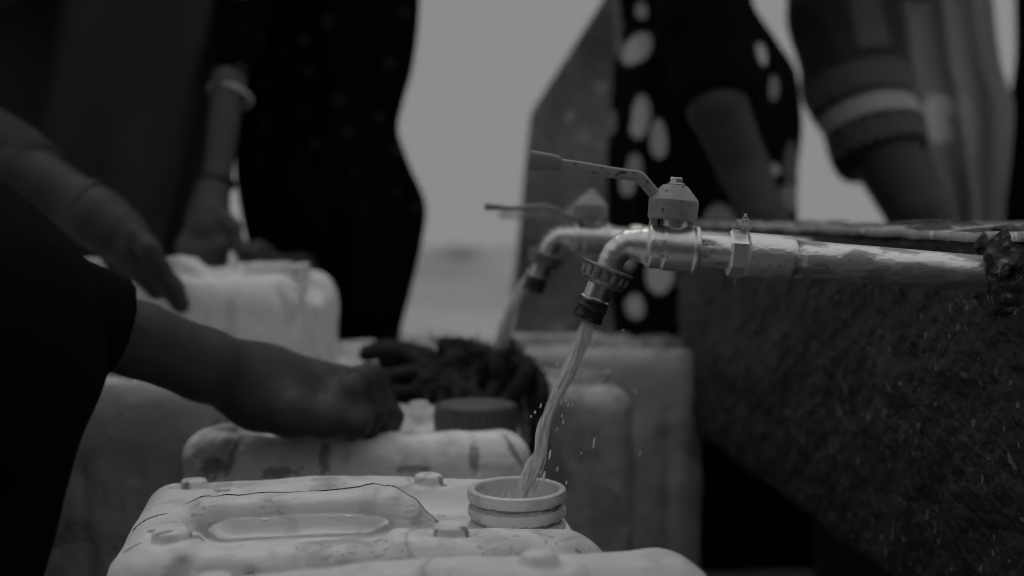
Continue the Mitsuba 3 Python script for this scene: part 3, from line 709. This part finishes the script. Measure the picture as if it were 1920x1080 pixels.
# ------------------------------------------------------------------ jerrycans
NX = [-0.07, -0.022, 0.024, 0.07]
def can_fn(p, neck=True, ny=0.0):
    zl = p[:, 2] + 0.005 * np.clip((p[:, 0] + 0.03) / 0.11, 0, 1)                   # the deck falls a little towards the neck
    b = np.stack([p[:, 0], p[:, 1], zl], 1)
    d = rbox(b, [-0.011, 0, -0.17], [0.134, 0.094, 0.17], 0.024)
    d = smax(d, -rbox(b, [0.030, 0, 0.02], [0.135, 0.048, 0.034], 0.012), 0.018)        # shallow trough along the top
    ramp = -0.0045 - 0.20 * np.clip(b[:, 1] + 0.074, 0, 0.2)                             # hollow under the handle, its floor falling from the front edge
    hol = smax(smax(np.abs(b[:, 0] + 0.047) - 0.054, (ramp - b[:, 2]) * 0.98, 0.016), smax(b[:, 1] - 0.036, -(b[:, 1] + 0.12), 0.004), 0.010)
    d = smax(d, -hol, 0.004)
    d = smax(d, -ellipsoid(b, [0.083, ny, -0.004], [0.046, 0.042, 0.018]), 0.010)
    f = np.abs(p); f[:, 2] = p[:, 2]                        # panels and upright grooves, the same on opposite faces
    for x in (0.0, 0.045, 0.085):
        d = smax(d, -cap(f, [x, 0.097, -0.075], [x, 0.097, -0.28], 0.0065), 0.005)
    for x in (0.023, 0.07):
        d = smax(d, -cap(f, [x, 0.0938, -0.013], [x, 0.0966, -0.024], 0.0046), 0.002)
    d = smax(d, -cap(f, [0.104, 0.090, -0.008], [0.114, 0.094, -0.030], 0.005), 0.003)
    d = smax(d, -cap(f, [0.126, 0.034, -0.08], [0.126, 0.034, -0.28], 0.0065), 0.005)
    f[:, 0] = p[:, 0]
    for x in (-0.112, 0.036):                               # raised feet sockets with a moat
        e = ellipsoid(f, [x, 0.066, 0.0 if x < 0 else -0.003], [0.0150, 0.0125, 0.0040]); d = smax(d, -e, 0.002)
        d = smin(d, rbox(np.stack([np.hypot(f[:, 0] - x, f[:, 1] - 0.066), 0 * f[:, 0], f[:, 2]], 1), [0, 0, -0.006 if x < 0 else -0.009], [0.0092, 1, 0.0095], 0.0022), 0.0015)
    g = p * np.array([1, 0.62, 1], np.float32)
    h = chain(g, [([-0.116, 0, -0.012], 0.0125), ([-0.100, 0, -0.003], 0.0088), ([-0.088, 0, -0.0006], 0.0070), ([-0.004, 0, 0.0010], 0.0070), ([0.006, 0, -0.001], 0.0072), ([0.016, 0, -0.008], 0.0078), ([0.033, 0, -0.026], 0.0095)], 0.004)
    d = smin(d, h, 0.0035)
    q = np.hypot(p[:, 0] - 0.083, p[:, 1] - ny); z = p[:, 2]
    z = z - 0.0035
    w_ = np.arctan2(p[:, 1] - ny, p[:, 0] - 0.083)
    ro = 0.0272 + 0.0024 * np.exp(-((z + 0.0022) / 0.0024) ** 4) + 0.0022 * np.exp(-((z + 0.0100 + 0.0005 * w_) / 0.0018) ** 4) + 0.0020 * np.exp(-((z + 0.0165 + 0.0004 * w_) / 0.0016) ** 4)
    if neck: d = smin(d, np.maximum(q - ro, np.abs(z + 0.021) - 0.0215), 0.0012)
    d = smax(d, -np.maximum(q - 0.0250, -(z + 0.055)), 0.0012)
    return d
def can_mesh(h, amp, seed, neck=True, ny=0.0):
    fn = lambda p: can_fn(p, neck, ny) + amp * (meshkit.fbm(p * 30, 2, seed) - 0.5) + 0.0012 * (meshkit.noise(p * 95, seed + 1) - 0.5)
    return sdf_mesh(fn, [-0.152, -0.102, -0.35], [0.132, 0.102, 0.014], h, 2.0)
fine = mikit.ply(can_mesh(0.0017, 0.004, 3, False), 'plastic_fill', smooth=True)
coarse_m = can_mesh(0.0034, 0.005, 6)
near = mikit.ply(can_mesh(0.0036, 0.004, 11, True, -0.046), 'plastic_white', smooth=True)
CO = {b_: mikit.ply(coarse_m, b_, smooth=True) for b_ in ('plastic_mid', 'plastic_white', 'plastic_worn', 'plastic_grey', 'plastic_dirty')}
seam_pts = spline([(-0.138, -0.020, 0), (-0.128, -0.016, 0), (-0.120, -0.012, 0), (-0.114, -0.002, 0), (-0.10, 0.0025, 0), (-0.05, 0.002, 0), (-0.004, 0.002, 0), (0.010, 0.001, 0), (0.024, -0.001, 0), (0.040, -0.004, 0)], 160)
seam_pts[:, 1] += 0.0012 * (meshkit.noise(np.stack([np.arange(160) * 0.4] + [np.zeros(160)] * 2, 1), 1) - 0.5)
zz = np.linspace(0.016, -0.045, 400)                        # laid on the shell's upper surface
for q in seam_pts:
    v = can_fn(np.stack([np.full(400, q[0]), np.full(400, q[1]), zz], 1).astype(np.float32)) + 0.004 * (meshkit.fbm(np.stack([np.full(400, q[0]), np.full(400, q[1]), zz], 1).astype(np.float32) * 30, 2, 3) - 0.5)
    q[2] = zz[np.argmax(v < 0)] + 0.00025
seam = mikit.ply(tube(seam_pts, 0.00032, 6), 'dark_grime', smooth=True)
def cap_rad(z, ph): return 1 + 0.018 * np.sign(np.sin(30 * ph)) * ((z > 0.003) & (z < 0.019))
capm = mikit.ply(lathe_out([(0.001, -0.004), (0.0335, -0.004), (0.0345, -0.002)] + [(0.0345, z) for z in np.linspace(0.002, 0.019, 8)] + [(0.0335, 0.0215), (0.030, 0.0228), (0.027, 0.0215), (0.001, 0.0212)], 180, cap_rad), 'cap_plastic', smooth=35)

def can(cx, cy, top, yaw, bsdf, label, sc=(1, 1, 1), capped=True, mesh=None):
    M = np.eye(4); y = math.radians(yaw)
    M[:3, :3] = np.array([[math.cos(y), -math.sin(y), 0], [math.sin(y), math.cos(y), 0], [0, 0, 1]]) @ np.diag(sc)
    M[:3, 3] = [cx, cy, EYE - top]
    t = key('jerrycan')
    put('shell', mesh or CO[bsdf], None, parent=t, to_world=mat(M))
    if capped:
        C = M.copy(); C[:3, 3] += M[:3, :3] @ np.array([0.083, 0, -0.014])
        put('screw_cap', capm, None, parent=t, to_world=mat(C))
    tag(t, label, 'jerrycan')
    return t, M
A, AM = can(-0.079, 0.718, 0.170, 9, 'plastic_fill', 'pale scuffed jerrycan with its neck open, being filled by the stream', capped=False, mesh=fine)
NR = [(0.0250, -0.050), (0.0266, -0.050), (0.0266, -0.0215), (0.0290, -0.0208), (0.0295, -0.0196), (0.0293, -0.0184), (0.0268, -0.0174), (0.0266, -0.0140), (0.0289, -0.0133), (0.0297, -0.0118), (0.0297, -0.0092), (0.0290, -0.0078), (0.0268, -0.0070),
      (0.0267, -0.0046), (0.0291, -0.0040), (0.0299, -0.0026), (0.0299, 0.0012), (0.0292, 0.0026), (0.0276, 0.0032), (0.0258, 0.0030), (0.0251, 0.0020), (0.0250, -0.004), (0.0248, -0.049)]
nm_ = lathe(NR, 160, lambda z, ph: 1 + 0.006 * np.sin(2 * ph + .5) + 0.004 * np.sin(5 * ph + 300 * z) * (np.abs(z + 0.011) < 0.006))
if nm_.volume < 0: nm_.invert()
nm_.vertices[:, 2] += 0.0007 * np.sin(np.arctan2(nm_.vertices[:, 1], nm_.vertices[:, 0])); nm_.apply_translation([0.083, 0, 0.002])
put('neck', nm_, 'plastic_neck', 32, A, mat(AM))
put('seam', seam, None, parent=A, to_world=mat(AM))
for i, (x, r) in enumerate([(-0.078, .0016), (-0.066, .0024), (-0.028, .0021), (-0.018, .0030), (-0.006, .0016), (0.008, .0022), (-0.048, .0013)]):
    m = trimesh.creation.icosphere(2, r); m.vertices[:, 2] *= np.where(m.vertices[:, 2] < 0, 0.9, 1.2)
    q = AM @ np.array([x, -0.004, -0.0066, 1]); m.apply_translation(q[:3])
    put('water_drop', m, 'water_clear', True, A)
q = AM @ np.array([0.083, 0, -0.012, 1])
m = lathe_out([(0.0002, -0.006), (0.0247, -0.006), (0.0247, 0.0), (0.02, 0.0008), (0.0002, 0.0012)], 64)
m.vertices[:, 2] += np.where(m.vertices[:, 2] > -0.003, 0.002 * (meshkit.fbm(m.vertices * 160, 3, 2) - 0.5), 0); m.apply_translation(q[:3])
tag(put('water_surface', m, 'foam', True), 'churned water standing in the open neck under the stream', 'water')

can(-0.115, 1.025, 0.169, 4, 'plastic_mid', 'stained jerrycan with dark screw cap, behind the one being filled', (1.02, 0.92, 1))
can(0.0, 0.490, 0.158, 19, 'plastic_white', 'blurred pale jerrycan closest to the viewer at the bottom edge', (1, 1.0, 1), False, near)
can(-0.006, 1.285, 0.169, 3, 'plastic_grey', 'grey jerrycan under the dark rope, its face streaked below the rope', (1.0, 0.9, 1), False)
can(0.105, 1.55, 0.160, -4, 'plastic_grey', 'far grey jerrycan beside the tank, under the second tap', (1.05, 0.9, 1.03), False)
can(-0.175, 1.52, 0.166, 2, 'plastic_worn', 'far pale jerrycan at the foot of the dotted dress', (1.0, 0.9, 1), False)
can(-0.335, 1.26, 0.055, -7, 'plastic_worn', 'tall stained jerrycan with hands resting on its top', (1.16, 0.9, 1.3), False)
can(-0.345, 1.035, 0.128, 3, 'plastic_dirty', 'dirty dark jerrycan below the crossing forearm', (0.98, 0.72, 1.09), False)

# ------------------------------------------------------------------ rope on the grey can
def rope_strands(pts, r, turns, n=150):
    out = []
    for rep_ in range(2):
        q = np.asarray(pts) + rrng.normal(size=(len(pts), 3)) * 0.010 * np.array([1, 1.4, 0.8])
        P = spline(q, n); P = P + 0.004 * (meshkit.noise(np.stack([np.linspace(0, 9, n) + 20 * rep_ + j_ * 5 for j_ in range(3)], 1), 3)[:, None] - 0.5)
        t, U, Vv = frames(P)
        a = np.linspace(0, turns * 2.2 * 2 * np.pi, n); rr = r * 0.55
        for k_ in range(3):
            th = a + k_ * 2 * np.pi / 3
            Q = P + 0.55 * rr * (np.cos(th)[:, None] * U + np.sin(th)[:, None] * Vv)
            out.append(tube(Q, rr * 0.55 * (0.85 + 0.3 * meshkit.noise(np.stack([np.linspace(0, 30, n), a * 0 + k_, a * 0], 1), 5)), 7))
        for _ in range(26):                                 # frayed fibres
            i_ = rrng.integers(2, n - 2); o = P[i_]; d_ = nrm(rrng.normal(size=3) + [0, -0.3, 0.5]); l_ = rrng.uniform(0.008, 0.028)
            F = spline([o, o + d_ * l_ * 0.5 + rrng.normal(size=3) * 0.003, o + d_ * l_ + rrng.normal(size=3) * 0.007 - [0, 0, l_ * 0.3]], 7)
            out.append(tube(F, np.linspace(0.0011, 0.0004, 7), 4))
    return out
rrng = np.random.default_rng(31)
rp_ = []
def rw(l): return [W(x, y, d) for x, y, d in l]
for pts, r, tn in [([(702, 668, 1.23), (760, 660, 1.24), (830, 690, 1.23), (900, 690, 1.23), (960, 690, 1.22)], .015, 8), ([(706, 695, 1.21), (760, 690, 1.21), (820, 706, 1.20), (880, 722, 1.20), (940, 715, 1.19)], .016, 8),
                   ([(710, 720, 1.19), (762, 712, 1.19), (815, 724, 1.18), (870, 738, 1.18), (925, 740, 1.18)], .015, 8), ([(725, 762, 1.15), (745, 735, 1.17), (790, 705, 1.18), (850, 690, 1.20), (878, 655, 1.22), (915, 690, 1.20), (950, 740, 1.16)], .014, 9),
                   ([(765, 765, 1.14), (790, 738, 1.16), (840, 732, 1.16), (882, 768, 1.14)], .012, 5), ([(835, 700, 1.19), (880, 740, 1.16), (905, 778, 1.13), (932, 768, 1.14), (915, 712, 1.18), (860, 676, 1.2)], .014, 8),
                   ([(870, 690, 1.2), (920, 680, 1.20), (965, 700, 1.19), (988, 735, 1.16), (1004, 780, 1.14), (1010, 850, 1.13)], .013, 9), ([(925, 678, 1.21), (960, 684, 1.21), (988, 704, 1.20)], .008, 3),
                   ([(890, 720, 1.17), (915, 762, 1.14), (945, 774, 1.14), (965, 745, 1.16), (940, 705, 1.19)], .015, 6), ([(845, 672, 1.21), (880, 665, 1.21), (905, 655, 1.215), (890, 690, 1.19), (855, 710, 1.18)], .013, 6),
                   ([(900, 700, 1.19), (925, 735, 1.16), (950, 765, 1.145), (960, 720, 1.17), (930, 690, 1.2)], .014, 6)]:
    rp_ += rope_strands(rw(pts), r, tn)
tag(put('rope', trimesh.util.concatenate(rp_), 'rope_dark', True), 'tangled dark twisted rope lying on the grey can', 'rope')

# ------------------------------------------------------------------ people
def J(px, py, d, r): return (W(px, py, d), r * d / FP)

def skin_mesh(fn, pts, h=0.003, pad=0.03):
    q = np.array([a for a, _ in pts])
    return sdf_mesh(fn, q.min(0) - pad - max(r for _, r in pts), q.max(0) + pad + max(r for _, r in pts), h, 1.3)

def figure(label, groups, mat_, h=0.003):
    """groups: chains of joints [(point, radius)...] blended into one continuous body; the first is the trunk."""
    def fn(p):
        d = None
        for g, k_ in groups:
            c = chain(p, g, 0.006)
            d = c if d is None else smin(d, c, k_)
        return d
    t = key('person')
    put('body', skin_mesh(fn, [x for g, _ in groups for x in g], h), mat_, True, t)
    tag(t, label, 'person')
    return t

# 1: the one whose forearm crosses the picture
ARM1 = [J(-330, 330, .80, 150), J(-60, 520, .80, 82), J(120, 600, .83, 74), J(260, 637, .86, 70), J(380, 683, .89, 68), J(490, 722, .93, 68)]
hand1 = [([J(490, 722, .93, 68), J(600, 742, .945, 58), J(655, 752, .95, 44)], .02), ([J(500, 710, .95, 58), J(640, 722, .97, 36), J(682, 722, .975, 26)], .012),
         ([J(640, 745, .93, 40), J(654, 734, .93, 27), J(676, 782, .93, 21), J(660, 812, .94, 17)], .003), ([J(650, 735, .945, 36), J(676, 714, .945, 27), J(704, 776, .945, 19), J(692, 813, .955, 16)], .002),
         ([J(660, 726, .965, 34), J(694, 706, .96, 25), J(725, 775, .96, 18), J(716, 813, .97, 15)], .002), ([J(664, 728, .985, 30), J(704, 710, .975, 21), J(740, 782, .975, 16), J(735, 811, .98, 14)], .002),
         ([J(490, 752, .91, 52), J(545, 776, .90, 44), J(610, 790, .905, 30), J(668, 800, .915, 19)], .02)]
P1 = figure('person in black whose forearm crosses the cans, hand gripping a can handle',
            [([J(-330, 330, .80, 150), J(-300, 700, .85, 200), J(-250, 1100, .9, 150)], .03), (ARM1, .03)] + hand1, 'skin_dark', 0.0028)
SL1 = [J(-330, 330, .80, 175), J(-60, 528, .80, 112), J(120, 592, .825, 96), J(226, 618, .845, 92)]
def sleeve_fn(p, ch=SL1, seed=1, cut=None):
    d = chain(p, ch, 0.02) + 0.012 * (meshkit.fbm(p * 16, 3, seed) - 0.5)
    e, ed = ch[-1][0], nrm(ch[-1][0] - ch[-2][0])
    d = smax(d, (p - e.astype(np.float32)) @ ed.astype(np.float32), 0.004)
    return d
put('sleeve', skin_mesh(sleeve_fn, SL1, 0.005), 'cloth_black', True, P1)
DR1 = [J(-330, 300, .82, 190), J(-70, 640, .80, 240), J(-150, 900, .84, 230), J(-190, 1350, .88, 230)]
put('dress', skin_mesh(lambda p: chain(p, DR1, 0.05) + 0.02 * (meshkit.fbm(p * np.array([9, 9, 3], np.float32), 3, 4) - 0.5), DR1, 0.008), 'cloth_black', True, P1)

# 2: tunic, standing; one hand pointing down on the tall can
P2A = [J(-330, 60, 1.38, 80), J(-120, 230, 1.27, 66), J(40, 320, 1.23, 60), J(150, 385, 1.21, 50), J(186, 410, 1.20, 48)]
hand2 = [([J(186, 412, 1.2, 50), J(225, 440, 1.19, 48), J(262, 470, 1.18, 38)], .02), ([J(255, 465, 1.17, 28), J(295, 505, 1.17, 23), J(322, 540, 1.17, 21), J(338, 570, 1.17, 17)], .008),
         ([J(240, 470, 1.18, 30), J(272, 512, 1.18, 23), J(297, 545, 1.185, 20), J(322, 572, 1.19, 16)], .006), ([J(225, 472, 1.20, 28), J(250, 515, 1.20, 21), J(268, 540, 1.2, 18), J(292, 556, 1.21, 15)], .006),
         ([J(205, 465, 1.22, 26), J(225, 505, 1.22, 19), J(243, 525, 1.22, 16), J(262, 540, 1.23, 14)], .006), ([J(250, 440, 1.15, 22), J(282, 470, 1.14, 20), J(300, 500, 1.14, 17)], .008)]
P2 = figure('person in a dark grey tunic, forearm with a bracelet, hand pressing on the tall can',
            [([J(-330, 60, 1.38, 80), J(100, 0, 1.62, 80), J(100, 600, 1.62, 80), J(60, 1520, 1.62, 80)], .03), (P2A, .03)] + hand2, 'skin_dark', 0.0035)
put('tunic', loft([(-420, -40, 330), (-250, -140, 440), (-60, -150, 462), (60, -140, 452), (200, -130, 420), (330, -120, 385), (450, -110, 350), (540, -110, 328), (760, -130, 330), (1100, -140, 340), (1560, -150, 350)], 1.60, 0.5, fold=0.030, kf=9, seed=2), 'cloth_tunic', True, P2)
SL2 = [J(60, -180, 1.5, 140), J(-330, 60, 1.38, 110), J(-150, 210, 1.28, 88), J(70, 338, 1.23, 72)]
put('sleeve', skin_mesh(lambda p: sleeve_fn(p, SL2, 5), SL2, 0.008), 'cloth_tunic', True, P2)
def ring(name, parent, a, b_, r, th, bs):
    """A band round a limb running from a to b_."""
    ax = nrm(b_ - a); M = axis_matrix((a + b_) / 2, ax, (0.1, 0.9, 0.3))
    m = trimesh.creation.torus(r, th, 48, 12); m.apply_transform(M); put(name, m, bs, True, parent)
ring('bracelet', P2, W(150, 385, 1.21), W(186, 400, 1.205), 0.0275, 0.0045, 'bangle')

# 3: black dotted dress
P3A = [J(540, -180, 1.62, 55), J(455, 20, 1.56, 36), J(428, 160, 1.5, 31), J(408, 330, 1.46, 26), J(398, 365, 1.45, 30)]
hand3 = [([J(398, 365, 1.45, 30), J(392, 400, 1.44, 38), J(388, 425, 1.43, 36)], .01)]
for (a, b_, c, d_) in [((365, 425), (345, 460), (338, 500), 1.40), ((382, 432), (370, 468), (366, 506), 1.40), ((400, 434), (394, 470), (392, 508), 1.41), ((416, 430), (416, 462), (416, 505), 1.42), ((408, 395), (438, 425), (448, 470), 1.41)]:
    hand3.append(([J(*a, 1.43, 17), J(*b_, 1.415, 14), J(*c, d_, 11)], .006))
hand3b = [([J(610, 500, 1.70, 40), J(535, 505, 1.60, 26), J(500, 490, 1.47, 22), J(478, 482, 1.42, 20)], .02)] + [([J(482 - 5 * i, 478 + 5 * i, 1.43 + .015 * i, 13), J(464 - 5 * i, 488 + 5 * i, 1.42 + .015 * i, 11), J(458 - 5 * i, 505 + 3 * i, 1.415 + .015 * i, 9)], .006) for i in range(4)] + [([J(500, 470, 1.43, 13), J(484, 462, 1.42, 11), J(470, 470, 1.41, 9)], .006)]
P3 = figure('person in a long black dress with faint dots, slim arm hanging to the tall can',
            [([J(540, -180, 1.62, 55), J(610, 0, 1.7, 50), J(615, 400, 1.7, 55), J(600, 1480, 1.72, 50)], .03), (P3A, .03)] + hand3 + hand3b, 'skin_far', 0.004)
put('dress', loft([(-420, 560, 680), (-280, 490, 740), (-120, 455, 780), (0, 448, 783), (120, 452, 773), (200, 450, 752), (240, 448, 744), (300, 446, 762), (395, 458, 797), (450, 470, 790), (540, 490, 770), (640, 500, 748), (820, 500, 745), (1120, 480, 760), (1520, 470, 770)], 1.70, 0.62, fold=0.006, kf=7, seed=3), 'cloth_dotted', True, P3)
SL3 = [J(560, -220, 1.62, 70), J(462, 10, 1.56, 46), J(436, 150, 1.51, 40)]
put('sleeve', skin_mesh(lambda p: sleeve_fn(p, SL3, 7), SL3, 0.006), 'cloth_dotted', True, P3)
tag(f'{P3}__cuff', 'pale cuff at the end of the sleeve')
ring('cuff', P3, W(440, 158, 1.51), W(424, 200, 1.495), 0.0245, 0.0036, 'cloth_pale')
ring('bracelet', P3, W(410, 325, 1.462), W(405, 360, 1.452), 0.0190, 0.0035, 'bangle')

# 4: black dress with white ovals
P4A = [J(1300, -120, 1.75, 90), J(1310, 60, 1.66, 62), J(1345, 200, 1.62, 56), J(1395, 320, 1.62, 48), J(1435, 410, 1.58, 42), J(1455, 450, 1.57, 42)]
hand4 = [([J(1455, 450, 1.57, 40), J(1475, 490, 1.57, 40)], .01)] + [([J(1460 + 12 * i, 490, 1.55 + .012 * i, 16), J(1470 + 12 * i, 530, 1.55 + .012 * i, 14), J(1472 + 10 * i, 560, 1.56 + .012 * i, 11)], .006) for i in range(4)] + [([J(1445, 460, 1.56, 18), J(1432, 500, 1.55, 14), J(1440, 525, 1.55, 12)], .008)]
P4 = figure('person in a black dress with large white ovals, bare forearm behind the sharp tap',
            [([J(1300, -120, 1.8, 90), J(1320, 0, 1.78, 45), J(1320, 500, 1.78, 45), J(1320, 1440, 1.78, 45)], .03), (P4A, .03)] + hand4, 'skin_dark', 0.0045)
put('dress', loft([(-420, 1250, 1380), (-280, 1170, 1440), (-60, 1140, 1400), (0, 1150, 1405), (80, 1160, 1452), (145, 1155, 1490), (240, 1148, 1499), (330, 1144, 1490), (420, 1146, 1490), (520, 1148, 1560), (640, 1158, 1630), (900, 1150, 1640), (1480, 1140, 1640)], 1.78, 0.45, fold=0.009, kf=9, seed=5), 'cloth_ovals', True, P4)
SL4 = [J(1300, -160, 1.76, 100), J(1318, 40, 1.67, 80), J(1340, 170, 1.635, 76), J(1346, 200, 1.625, 72)]
put('sleeve', skin_mesh(lambda p: sleeve_fn(p, SL4, 9), SL4, 0.006), 'cloth_black', True, P4)

# 5: banded sleeve and shawl
P5A = [J(1600, -160, 1.95, 110), J(1585, 40, 1.9, 78), J(1615, 180, 1.86, 72), J(1660, 290, 1.8, 64), J(1720, 400, 1.76, 56), J(1760, 470, 1.74, 48)]
hand5 = [([J(1760, 470, 1.74, 46), J(1785, 510, 1.73, 40)], .01)] + [([J(1770 + 12 * i, 510, 1.71 + .012 * i, 16), J(1785 + 12 * i, 545, 1.71 + .012 * i, 13), J(1785 + 10 * i, 575, 1.72 + .012 * i, 11)], .006) for i in range(4)] + [([J(1752, 480, 1.73, 18), J(1742, 515, 1.72, 14)], .008)]
P5 = figure('person with a dark sleeve of woven bands and a pale grey shawl, behind the tank',
            [([J(1600, -160, 1.95, 110), J(1760, 0, 2.03, 36), J(1810, 500, 2.03, 30), J(1815, 1310, 2.03, 40)], .03), (P5A, .03)] + hand5, 'skin_dark', 0.0045)
put('shawl', loft([(-420, 1660, 1780), (-260, 1560, 1850), (-60, 1620, 1850), (40, 1660, 1858), (120, 1672, 1868), (205, 1690, 1890), (300, 1720, 1884), (410, 1765, 1872), (560, 1760, 1880), (900, 1740, 1900), (1350, 1720, 1910)], 2.02, 0.5, fold=0.014, kf=11, seed=8), 'cloth_shawl', True, P5)
SL5 = [J(1610, -190, 1.96, 135), J(1580, 30, 1.9, 98), J(1605, 160, 1.86, 92), J(1645, 265, 1.815, 86), J(1660, 300, 1.8, 80)]
put('sleeve', skin_mesh(lambda p: sleeve_fn(p, SL5, 11), SL5, 0.006), 'cloth_banded', True, P5)

# 6: at the edge
P6 = figure('person in dark cloth standing beyond the pale shawl at the picture edge', [([J(2010, -200, 2.1, 60), J(2010, 0, 2.1, 60), J(2010, 1280, 2.1, 70)], .03)], 'skin_dark', 0.008)
put('dress', loft([(-420, 1950, 2070), (-260, 1900, 2120), (-60, 1912, 2140), (80, 1915, 2140), (200, 1900, 2140), (300, 1886, 2140), (420, 1882, 2140), (900, 1880, 2140), (1310, 1870, 2150)], 2.1, 0.6, fold=0.01, kf=8, seed=12), 'cloth_black', True, P6)

# heads above the frame, each with a face, joined to the bodies by their necks
def head(person, px, py, d, mat_, face, cloth):
    c = W(px, py, d); f = nrm(face); s = np.cross(f, [0, 0, 1]); s /= np.linalg.norm(s)
    M = np.stack([s, f, [0, 0, 1]])
    def fn(p):
        q = (p - c.astype(np.float32)) @ M.T.astype(np.float32)
        d_ = ellipsoid(q, [0, 0, 0.01], [0.074, 0.092, 0.108])
        d_ = smin(d_, ellipsoid(q, [0, 0.035, -0.065], [0.05, 0.052, 0.05]), 0.03)
        d_ = smin(d_, cap(q, [0, 0.088, 0.012], [0, 0.108, -0.022], 0.007, 0.013), 0.012)
        for e in (-1, 1):
            d_ = smax(d_, -ellipsoid(q, [e * 0.032, 0.096, 0.012], [0.02, 0.014, 0.011]), 0.01)
            d_ = smin(d_, ellipsoid(q, [e * 0.032, 0.080, 0.012], [0.013, 0.013, 0.011]), 0.003)
            d_ = smin(d_, ellipsoid(q, [e * 0.074, -0.005, 0], [0.010, 0.02, 0.03]), 0.008)
        d_ = smin(d_, ellipsoid(q, [0, 0.083, -0.055], [0.022, 0.012, 0.009]), 0.004)
        return smin(d_, cap(q, [0, -0.02, -0.06], [0, -0.03, -0.2], 0.05, 0.055), 0.03)
    put('head', sdf_mesh(fn, c - 0.24, c + 0.16, 0.006, 1.3), mat_, True, person)
    def sc_(p):
        q = (p - c.astype(np.float32)) @ M.T.astype(np.float32)
        d_ = smin(ellipsoid(q, [0, -0.014, 0.016], [0.094, 0.106, 0.122]), cap(q, [0, -0.02, -0.08], [0, -0.03, -0.2], 0.085, 0.13), 0.05)
        d_ = d_ + 0.01 * (meshkit.fbm(p * 18, 3, 3) - 0.5)
        return smax(d_, -ellipsoid(q, [0, 0.11, -0.015], [0.066, 0.09, 0.085]), 0.01)
    put('headscarf', sdf_mesh(sc_, c - 0.34, c + 0.2, 0.008, 1.4), cloth, True, person)
head(P2, 150, -520, 1.6, 'skin_dark', (0.6, -0.6, -0.3), 'cloth_tunic')
head(P3, 620, -520, 1.7, 'skin_far', (-0.7, -0.6, -0.3), 'cloth_black')
head(P4, 1315, -520, 1.78, 'skin_dark', (0.3, -0.9, -0.3), 'cloth_black')
head(P5, 1720, -510, 2.02, 'skin_dark', (-0.3, -0.9, -0.2), 'cloth_shawl')
head(P6, 2010, -510, 2.1, 'skin_dark', (-0.6, -0.8, -0.1), 'cloth_black')
